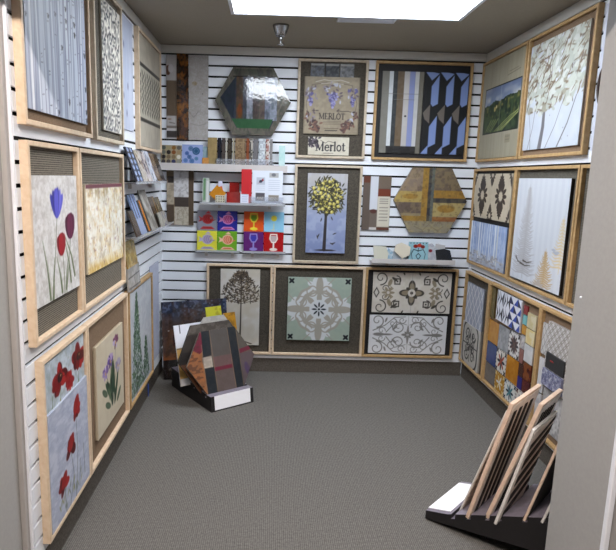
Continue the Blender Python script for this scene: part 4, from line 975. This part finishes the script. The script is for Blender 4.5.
# broken tile samples
def shard(pts, cv, label, y, x0, z0):
    w_, h_ = cv.w, cv.h
    def half(v):
        xs = []
        for i in range(len(pts)):
            (xa, ya), (xb, yb) = pts[i], pts[(i + 1) % len(pts)]
            if (ya - v) * (yb - v) <= 0 and ya != yb: xs.append(xa + (xb - xa) * (v - ya) / (yb - ya))
        return (min(xs) * w_, max(xs) * w_) if xs else (.45 * w_, .55 * w_)
    c = Cv(w_, h_, tuple(cv.edge * 255), .003, half); return c
def mk(x0, w, h, base, pts, label, name='tile_shard', y=-.07, fn=None, z0=.926):
    c = shard(pts, Cv(w, h, base), label, y, x0, 0)
    if fn: fn(c)
    leaner(name, x0, z0, w, h, c, label, 'tile', 'broken tile samples on the right shelf', y=y, lean=.12)
mk(1.615, .115, .115, (206, 204, 190), [(.1, .0), (.95, 0), (1, .5), (.85, .95), (0, 1), (.05, .4)], 'jagged ivory tile, leftmost on the broken tile shelf')
mk(1.715, .055, .10, (150, 178, 196), [(0, 0), (.9, 0), (1, .7), (.3, 1)], 'slim pale blue tile piece beside the ivory tile', y=-.055, fn=lambda c: c.mottle((206, 210, 214), .012, .7, 3))
mk(1.765, .11, .11, (176, 186, 196), [(0, 0), (1, 0), (.95, .6), (.1, .7)], 'grey blue tile piece under the cream diamond', y=-.055)
mk(1.77, .125, .125, (214, 206, 190), [(.0, .5), (.5, .04), (.95, .25), (1, .75), (.45, 1), (.1, .85)], 'cream diamond shaped tile piece on the broken tile shelf', y=-.085, z0=.945)
def red_fl(c):
    c.ell(.35, .78, .018, .014, (140, 40, 36)); c.ell(.55, .82, .018, .014, (176, 60, 44)); c.ell(.72, .76, .016, .014, (120, 36, 32)); c.line([(.5, .7), (.48, .5)], .004, (40, 40, 44))
    for s_ in (1, -1): c.line([(.5, .55), (.5 + s_ * .25, .62), (.5 + s_ * .36, .4), (.5 + s_ * .3, .1)], .006, (40, 44, 50), .003); c.line([(.5, .1), (.5 + s_ * .12, .3), (.5, .42)], .005, (40, 44, 50))
    for k in range(6): c.ell(.1 + .16 * k, .94, .004, .004, (60, 54, 60))
mk(1.885, .148, .15, (150, 186, 196), [(0, 0), (1, 0), (1, 1), (0, 1)], 'square aqua tile with red flowers on the broken tile shelf', 'floral_tile', fn=red_fl)
mk(2.03, .085, .14, (176, 176, 184), [(0, 0), (.8, 0), (1, .7), (.4, 1), (0, .95)], 'grey speckled tile with red flower edge beside the aqua tile', y=-.055, fn=lambda c: (c.mottle((206, 204, 206), .015, .7, 3), c.ell(.3, .6, .014, .012, (140, 46, 56))))
mk(2.08, .09, .14, (190, 186, 186), [(.1, 0), (1, 0), (1, .9), (.2, .98)], 'pale mottled tile behind the black shard at shelf end', y=-.045)
mk(2.085, .13, .105, (36, 38, 42), [(.1, .05), (.95, 0), (1, .2), (.85, .9), (.5, 1), (0, .9)], 'black jagged tile shard, rightmost on the broken tile shelf', y=-.085)

# ------------------------------------------------------------------ left wall shelves
shelf(-1.20, -.27, 1.484, .09, 'upper clear shelf of tile samples on the left wall', .006, M['clear'], wall='left')
shelf(-1.20, -.06, 1.182, .10, 'lower clear shelf of tile samples on the left wall', .006, M['clear'], wall='left')
def lt(y0, w, h, cv, label, z=1.485, d=-.082, lean=.34, name='tile_sample'): leaner(name, y0, z, w, h, cv, label, 'tile', 'tile samples on the left wall shelves', y=d, lean=lean, wall='left', th=.01)
c = Cv(.16, .2, (60, 62, 76), .004)
for k in range(12): c.ell(.25 + (k % 2) * .5, .08 + (k // 2) * .17, .025, .014, (150, 162, 190))
lt(-1.17, .16, .2, c, 'black tile with pale blue diamonds, first on the upper left shelf')
lt(-.995, .13, .19, art_flat(.13, .19, (186, 176, 162), [(120, 96, 78), (206, 202, 196)], 3, .8), 'cream and brown mottled tile on the upper left shelf')
lt(-.86, .12, .19, art_flat(.12, .19, (196, 186, 184), [(96, 80, 76), (216, 210, 208)], 9, .7), 'pinkish white marbled tile on the upper left shelf')
lt(-.73, .13, .2, art_flat(.13, .2, (198, 202, 212), [(90, 90, 104), (216, 218, 226)], 12, .7), 'white and grey marbled tile on the upper left shelf')
lt(-.585, .13, .19, art_flat(.13, .19, (132, 112, 92), [(60, 48, 40), (156, 134, 110)], 15, .7), 'tan and dark brown stone tile on the upper left shelf')
lt(-.445, .12, .19, art_flat(.12, .19, (44, 38, 36), [(96, 88, 84)], 17, .5), 'nearly black tile, last on the upper left shelf')
lt(-1.185, .10, .15, art_flat(.10, .15, (96, 84, 76), [(70, 62, 58)], 3), 'dark brown tile, first on the lower left shelf', 1.183)
c = Cv(.15, .24, (140, 156, 190), .004); c.rect(.2, .3, .3, 1, (60, 70, 110)); c.rect(.6, .3, .7, 1, (70, 80, 120)); c.rect(0, 0, 1, .4, (156, 166, 194))
lt(-1.08, .15, .24, c, 'pale blue tile with dark stripes on the lower left shelf', 1.183)
c = Cv(.12, .2, (40, 34, 30), .004); c.rect(.3, 0, .7, 1, (176, 116, 44)); c.rect(.85, 0, 1, 1, (60, 50, 44))
lt(-.92, .12, .2, c, 'black tile with amber stripe on the lower left shelf', 1.183)
lt(-.79, .19, .26, art_flat(.19, .26, (164, 158, 150), [(196, 194, 190), (110, 106, 100)], 6, .6, .05), 'tall grey marbled tile on the lower left shelf', 1.183)
c = Cv(.17, .21, (70, 60, 52), .004); c.rect(.3, .2, .45, 1, (140, 100, 48)); c.rect(.7, .1, .9, 1, (150, 124, 84)); 
lt(-.59, .17, .21, c, 'brown and gold striped tile on the lower left shelf', 1.183)
lt(-.41, .15, .2, art_flat(.15, .2, (120, 104, 76), [(66, 58, 52), (160, 150, 130)], 7, .7), 'olive and brown tile, last in back row of the lower left shelf', 1.183)
lt(-.56, .12, .1, art_flat(.12, .1, (186, 182, 174), [(150, 146, 140)], 7, .6), 'small cream tile in front on the lower left shelf', 1.183, -.098, .3)
lt(-.43, .12, .1, art_flat(.12, .1, (176, 172, 166), [(90, 92, 130)], 8, .6), 'small grey tile with blue corner in front on lower left shelf', 1.183, -.098, .3)
# tiles standing on top of the lower frames
c = Cv(.24, .15, (176, 146, 86), .004); c.mottle((206, 186, 140), .03, .7, 3); c.mottle((110, 96, 70), .02, .5, 9, thr=.62)
leaner('tile_sample', -1.18, 1.0, .24, .15, c, 'yellow ochre stone tile standing above the iris and cypress frames', 'tile', y=-.024, lean=.16, wall='left', th=.01)
c = Cv(.28, .135, (178, 174, 170), .004); c.mottle((140, 136, 132), .04, .6, 3); c.line([(0, .55), (1, .6)], .006, (90, 84, 80)); c.line([(.6, 0), (.5, .5)], .005, (90, 84, 80)); c.line([(0, .12), (1, .1)], .008, (96, 86, 80))
leaner('tile_sample', -1.18, .867, .28, .135, c, 'grey marble tile resting on top of the cypress frame', 'tile', y=-.028, lean=.08, wall='left', th=.012)

# ------------------------------------------------------------------ ring hanging on the right wall, mostly behind the column
def torus(name, R1, R2, r, mat, loc, rot):
    vs = []; fs = []; n, m_ = 40, 10
    for i in range(n):
        a = 2 * PI * i / n
        for j in range(m_):
            b2 = 2 * PI * j / m_; q = r * math.cos(b2); vs.append(((R1 + q) * math.cos(a), r * math.sin(b2), (R2 + q) * math.sin(a)))
    for i in range(n):
        for j in range(m_): fs.append((i * m_ + j, ((i + 1) % n) * m_ + j, ((i + 1) % n) * m_ + (j + 1) % m_, i * m_ + (j + 1) % m_))
    me = bpy.data.meshes.new(name); me.from_pydata(vs, [], fs)
    for p in me.polygons: p.use_smooth = True
    return link(name, me, mat, None, loc, rot)
tag(torus('oval_ring', .09, .115, .008, M['darkmetal'], (W - .0135, -1.63, 1.995), (0, 0, PI / 2)), 'dark brown oval ring hanging on right slats beside the blossom tree', 'ring')
c = Cv(.42, .67, (196, 200, 214), .006); c.mottle((206, 210, 222), .05, .5, 3)
tag(c.build('finish_sample', .006, M['paint'], None, (W, -1.515, 1.70), (0, 0, -PI / 2)), 'plain pale panel on right slats between blossom tree frame and front wall', 'sample panel')
t = empty('wall_nail', (1.88, -2.47, 1.16), (0, -PI / 2, 0)); tag(t, 'tiny white nail head on the right front wall face', 'nail')
lathe('nail_head', [(0, .004), (.004, .0035), (.005, 0.0)], M['cap'], t, seg=12)
tag(boxes('tape_piece', [(0, .014, -.004, 0, 0, .09)], M['blue'], None, (.002, -.57, .0), (0, 0, PI / 2)), 'small blue tape strip on the skirting below the cypress frame', 'tape')

# ------------------------------------------------------------------ floor display racks
def rack(loc, ang, width, prof, card, notches, label, zf, lift=0):
    t = empty('floor_display_rack', loc, (0, 0, ang)); tag(t, label, 'display rack')
    # wedge with slots: profile in x(s),z
    top = []
    for s_ in notches:
        s0, s1 = s_ - .009, s_ + .009
        top += [(s0, zf(s0)), (s0, zf(s0) - .022), (s1, zf(s1) - .022), (s1, zf(s1))]
    pts = [(0, 0 if not lift else .004), (0, prof[0])] + [(card[1], card[2])] + top + [(.58, zf(.58)), (.58, lift)]
    if lift: boxes('foot', [(.26, .28, .06, .09, 0, .05), (.26, .28, width - .09, width - .06, 0, .05), (.54, .56, .06, .09, 0, .09), (.54, .56, width - .09, width - .06, 0, .09), (.02, .04, .06, .09, 0, .012), (.02, .04, width - .09, width - .06, 0, .012)], M['black'], t)
    prism('rack_base', pts, 0, width, [M['black'], M['slotgrey']], t, fn=lambda f: 1 if f.normal.z > .5 else 0)
    # sloping white card
    (s0, s1, z1) = card; z0 = prof[0]
    L = math.hypot(s1 - s0, z1 - z0); a = math.atan2(z1 - z0, s1 - s0)
    boxes('front_card', [(0.0, L, .026, width - .026, 0, .003)], M['white'], t, (s0, 0, z0 + .0005), (0, -a, 0))
    return t
AR = math.radians(-44); zr = lambda s_: .072 + (s_ - .10) * .42
rack((1.572, -1.96, 0), AR, .36, (.045,), (0.0, .105, .073), (.13, .2, .28, .33, .43, .50), 'black slotted floor rack with white card, front right corner', zr, .10)
def dotw(s_, off): return Vector((1.572 + s_ * math.cos(AR) - off * math.sin(AR), -1.96 + s_ * math.sin(AR) + off * math.cos(AR), 0))
def rboard(s_, off, H, Wd, lean, label, face, em, th=.016, slots=None, zadd=-.021, canvas=None):
    """board whose plane holds the rack's width direction; leans towards the rack's back (+x local)"""
    t = empty('sample_board', dotw(s_, off) + Vector((0, 0, zr(s_) + zadd)), (0, 0, 0))
    t.rotation_euler = (Matrix.Rotation(AR, 4, 'Z') @ Matrix.Rotation(math.radians(lean), 4, 'Y')).to_euler(); tag(t, label, 'sample board', 'sample boards in the right floor rack')
    boxes('board', [(-th, 0, 0, Wd, 0, H)], em, t, bevel=.001)
    if canvas is not None: canvas.build('patterned_face', .003, M['paint'], t, (0, .006, .006), (0, 0, PI / 2))
    if face is not None: boxes('board_face', [(0, .002, .012, Wd - .012, .012, H - .012)], face, t)
    if slots:
        n, mode = slots
        if mode == 'v':
            p = (Wd - .07) / n
            for k in range(n): boxes('slot', [(.0022, .0045, .035 + k * p, .035 + k * p + p * .5, .02, H - .045)], M['slotdark'], t)
        else:
            for k in range(n):
                z = .02 + k * (H - .04) / n; 
                prism('slot', [(.02, z), (Wd - .02, z + .10), (Wd - .02, z + .14), (.02, z + .045)] if z + .14 < H - .01 else [(.02, z), (Wd - .02, min(z + .1, H - .03)), (Wd - .02, H - .012), (.02, min(z + .03, H - .012))], -.0045, -.0022, M['slotdark'], t, rot=(0, 0, PI / 2))
    return t
c = Cv(.29, .55, (206, 194, 182), .004); rr = random.Random(4)
for k in range(900): c.ell(rr.random(), rr.random(), .004, .003, rr.choice([(52, 46, 44), (196, 186, 176), (90, 80, 76)]), rr.uniform(0, 3))
rboard(.135, .05, .565, .30, 17.0, 'board with fine speckled mosaic face, first in the right floor rack', None, M['edgew'], .006, canvas=c)
rboard(.2, 0.0, .585, .32, 13.8, 'tall blond board with dark vertical slots, second in the right rack', M['backgrey'], M['edge'], .016, (4, 'v'))
rboard(.28, .01, .585, .24, 16.5, 'blond edged slotted board in the middle of the right rack', M['backgrey'], M['edge'], .016, (5, 'v'))
rboard(.325, -.015, .47, .27, 13.5, 'short white edged board with dark diagonal bands in right rack', M['backgrey'], M['edgew'], .012, (5, 'd'), -.035)
rboard(.43, .0, .40, .27, 14.5, 'brown edged board near the back of the right rack', M['slotdark'], M['edge'], .01)
rboard(.50, -.01, .34, .27, 16, 'pale edged low board, last in the right rack by the wall', M['slotdark'], M['edgew'], .01)

# left rack
AL = math.radians(126); zl = lambda s_: .096 + (s_ - .014) * .08
rack((.742, -.628, 0), AL, .333, (.010,), (0.0, .012, .103), (.08, .17, .24, .30, .38, .46), 'black slotted floor rack with white front card, back left corner', zl)
def lpos(s_, off, z=None): 
    return Vector((.742 + s_ * math.cos(AL) - off * math.sin(AL), -.628 + s_ * math.sin(AL) + off * math.cos(AL), (zl(s_) - .021) if z is None else z))
def lrot(lean): return (Matrix.Rotation(AL - PI / 2, 4, 'Z') @ Matrix.Rotation(-lean, 4, 'X')).to_euler()
def hxf(c, hw, h):
    c.c[:] = rgb(100, 90, 84)
    navy, slate, mag, cream = (30, 38, 46), (88, 84, 82), (112, 34, 58), (176, 168, 158)
    c.poly([(0, .5), (.25, 1), (.26, .85), (.22, .55), (.28, 0), (.2, 0)], (150, 100, 64)); c.poly([(.1, .74), (.25, 1), (.27, .72), (.2, .66)], mag)
    c.poly([(.26, 1), (.38, 1), (.36, .62), (.24, .6)], navy); c.rect(.38, .58, .64, 1, slate); c.poly([(.64, 1), (.77, 1), (.78, .0), (.66, 0)], navy)
    c.rect(.23, .43, .36, .6, cream); c.rect(.24, 0, .38, .43, navy); c.rect(.38, .42, .65, .58, (108, 84, 84)); c.rect(.38, .36, .65, .42, mag); c.rect(.40, 0, .65, .36, (98, 86, 84))
    c.poly([(.77, .86), (.77, 1), (.8, 1), (.93, .64), (.78, .62)], (90, 86, 80)); c.poly([(.78, .56), (.96, .6), (.94, .66), (.78, .63)], mag); c.rect(.78, .0, 1, .56, (94, 82, 86)); c.ell(.86, .3, .02, .05, (80, 64, 96), .2)
    for a_, b2 in (((.38, 0), (.38, 1)), ((.65, 0), (.64, 1)), ((.77, 0), (.77, 1)), ((.23, 0), (.24, .8))): c.line([a_, b2], .004, (134, 112, 92))
    c.mixin(.55 * (c.X < .21 * c.w) * (c.noise(.025, .012, 3) > .55), (80, 48, 36)); c.mottle((80, 70, 66), .03, .2, 5)
def hxd(c, hw, h):
    c.c[:] = rgb(60, 53, 49); c.rect(0, .0, .4, .62, (34, 29, 28)); c.rect(0, .0, .3, .45, (112, 72, 48)); c.rect(0, .86, 1, 1, (96, 90, 84)); c.mottle((50, 42, 40), .03, .4, 4)
o = hex_board('hexagonal_panel', .268, .135, .435, hxf, 'hexagon of navy, slate, magenta and copper blocks, front of left floor rack', lpos(.08, .178), lrot(.30), M['paint'], .012, gcol=M['grey'])
hex_board('hexagonal_panel', .28, .15, .46, hxd, 'dark brown hexagon behind the magenta striped one in left rack', lpos(.15, .19), lrot(.30), M['paint'], .012, gcol=M['black'])
def lrp(s_, off, w, h, cv, label, lean=.26, name='finish_sample', z=None, th=.008, ang=0):
    o = cv.build(name, th, M['paint'], None, lpos(s_, off, z), (0, 0, 0)); o.rotation_euler = lrot(lean); return tag(o, label, 'sample panel')
# off is measured from the right end of the rack; panels start at their left edge
def grey_shape(v): return (0.0, .26) if v < .86 else (.0 + (v - .86) * .4, .26 - (v - .86) * .3)
c = Cv(.26, .47, (186, 182, 178), .004, grey_shape); c.mottle((160, 154, 150), .03, .5, 3)
lrp(.24, .25, .26, .485, c, 'pale grey ragged panel rising behind the hexagons in left rack')
c = Cv(.24, .42, (224, 226, 236), .004); c.rect(0, 0, 1, .6, (206, 170, 110)); c.rect(0, .6, .2, .62, (120, 100, 70)); c.rect(.16, .86, .19, 1, (60, 60, 64)); c.rect(0, 0, .4, .12, (220, 220, 226))
lrp(.30, .405, .24, .475, c, 'white over gold rectangular panel at left of the left rack')
c = Cv(.13, .49, (206, 202, 60), .004); c.mottle((140, 130, 40), .03, .5, 3, thr=.68)
lrp(.38, .10, .13, .50, c, 'bright yellow panel top showing above the left rack')
c = Cv(.10, .43, (196, 146, 40), .004); c.mottle((110, 80, 40), .03, .5, 6, thr=.6)
lrp(.38, -.045, .10, .46, c, 'amber panel edge showing at right behind the hexagons', .26)
# large rusty panel standing on the floor behind the rack
c = Cv(.50, .585, (84, 62, 50), .004); g = c.Y / c.h
c.mixin(np.clip((g - .62) * 4, 0, 1), (58, 66, 88)); c.mottle((104, 70, 52), .08, .5, 3); c.mixin(np.clip((g - .72) * 5, 0, 1) * (c.noise(.015, None, 6) > .6) * .6, (110, 122, 150))
c.mixin(np.clip(.36 - g, 0, .2) * 5 * (c.X < .3), (150, 84, 40)); c.mixin(1.0 * (g < .24), (40, 34, 34)); c.rect(.16, .42, .27, .56, (66, 22, 20)); c.mottle((40, 34, 34), .03, .4, 9, thr=.62)
for k in range(8): c.ell(random.Random(k).uniform(.05, .4), random.Random(k + 9).uniform(.03, .2), .012, .005, (96, 88, 80), k)
c.ell(.1, .62, .006, .003, (190, 190, 190)); c.ell(.32, .5, .006, .003, (190, 190, 190))
o = c.build('finish_sample', .012, M['gloss'], None, (.055, -.235, .003)); o.rotation_euler = (-.29, -.085, .02)
tag(o, 'large dark rust and blue glazed panel leaning behind the left rack', 'sample panel')

# ------------------------------------------------------------------ world, camera
w = bpy.data.worlds.new('World'); sc.world = w; w.use_nodes = True
w.node_tree.nodes['Background'].inputs['Color'].default_value = (0.75, 0.8, 0.9, 1); w.node_tree.nodes['Background'].inputs['Strength'].default_value = 0.2
f, yaw, pit, rol, cx = 566.0859, -0.0118, -0.171, -0.0259, 275.05
R = Matrix.Rotation(yaw, 3, 'Z') @ Matrix.Rotation(pit, 3, 'X') @ Matrix.Rotation(rol, 3, 'Y')
right, fwd, up = R.col[0], R.col[1], R.col[2]
mw = Matrix(((right[0], up[0], -fwd[0], 0.8241), (right[1], up[1], -fwd[1], -4.3306), (right[2], up[2], -fwd[2], 1.5327), (0, 0, 0, 1)))
cd = bpy.data.cameras.new('camera'); co = bpy.data.objects.new('camera', cd); C.objects.link(co); co.matrix_world = mw
cd.sensor_width = 36; cd.sensor_fit = 'HORIZONTAL'; cd.lens = f * 36 / 616; cd.shift_x = (308 - cx) / 616; cd.shift_y = 0; cd.clip_start = 0.05
sc.camera = co
sc.view_settings.view_transform = 'Standard'; sc.view_settings.look = 'None'; sc.view_settings.gamma = 1.0; sc.view_settings.use_curve_mapping = False
sc.view_settings.exposure = 1.26
for o in bpy.data.objects:
    for k in ('_w', '_h'):
        if k in o: del o[k]
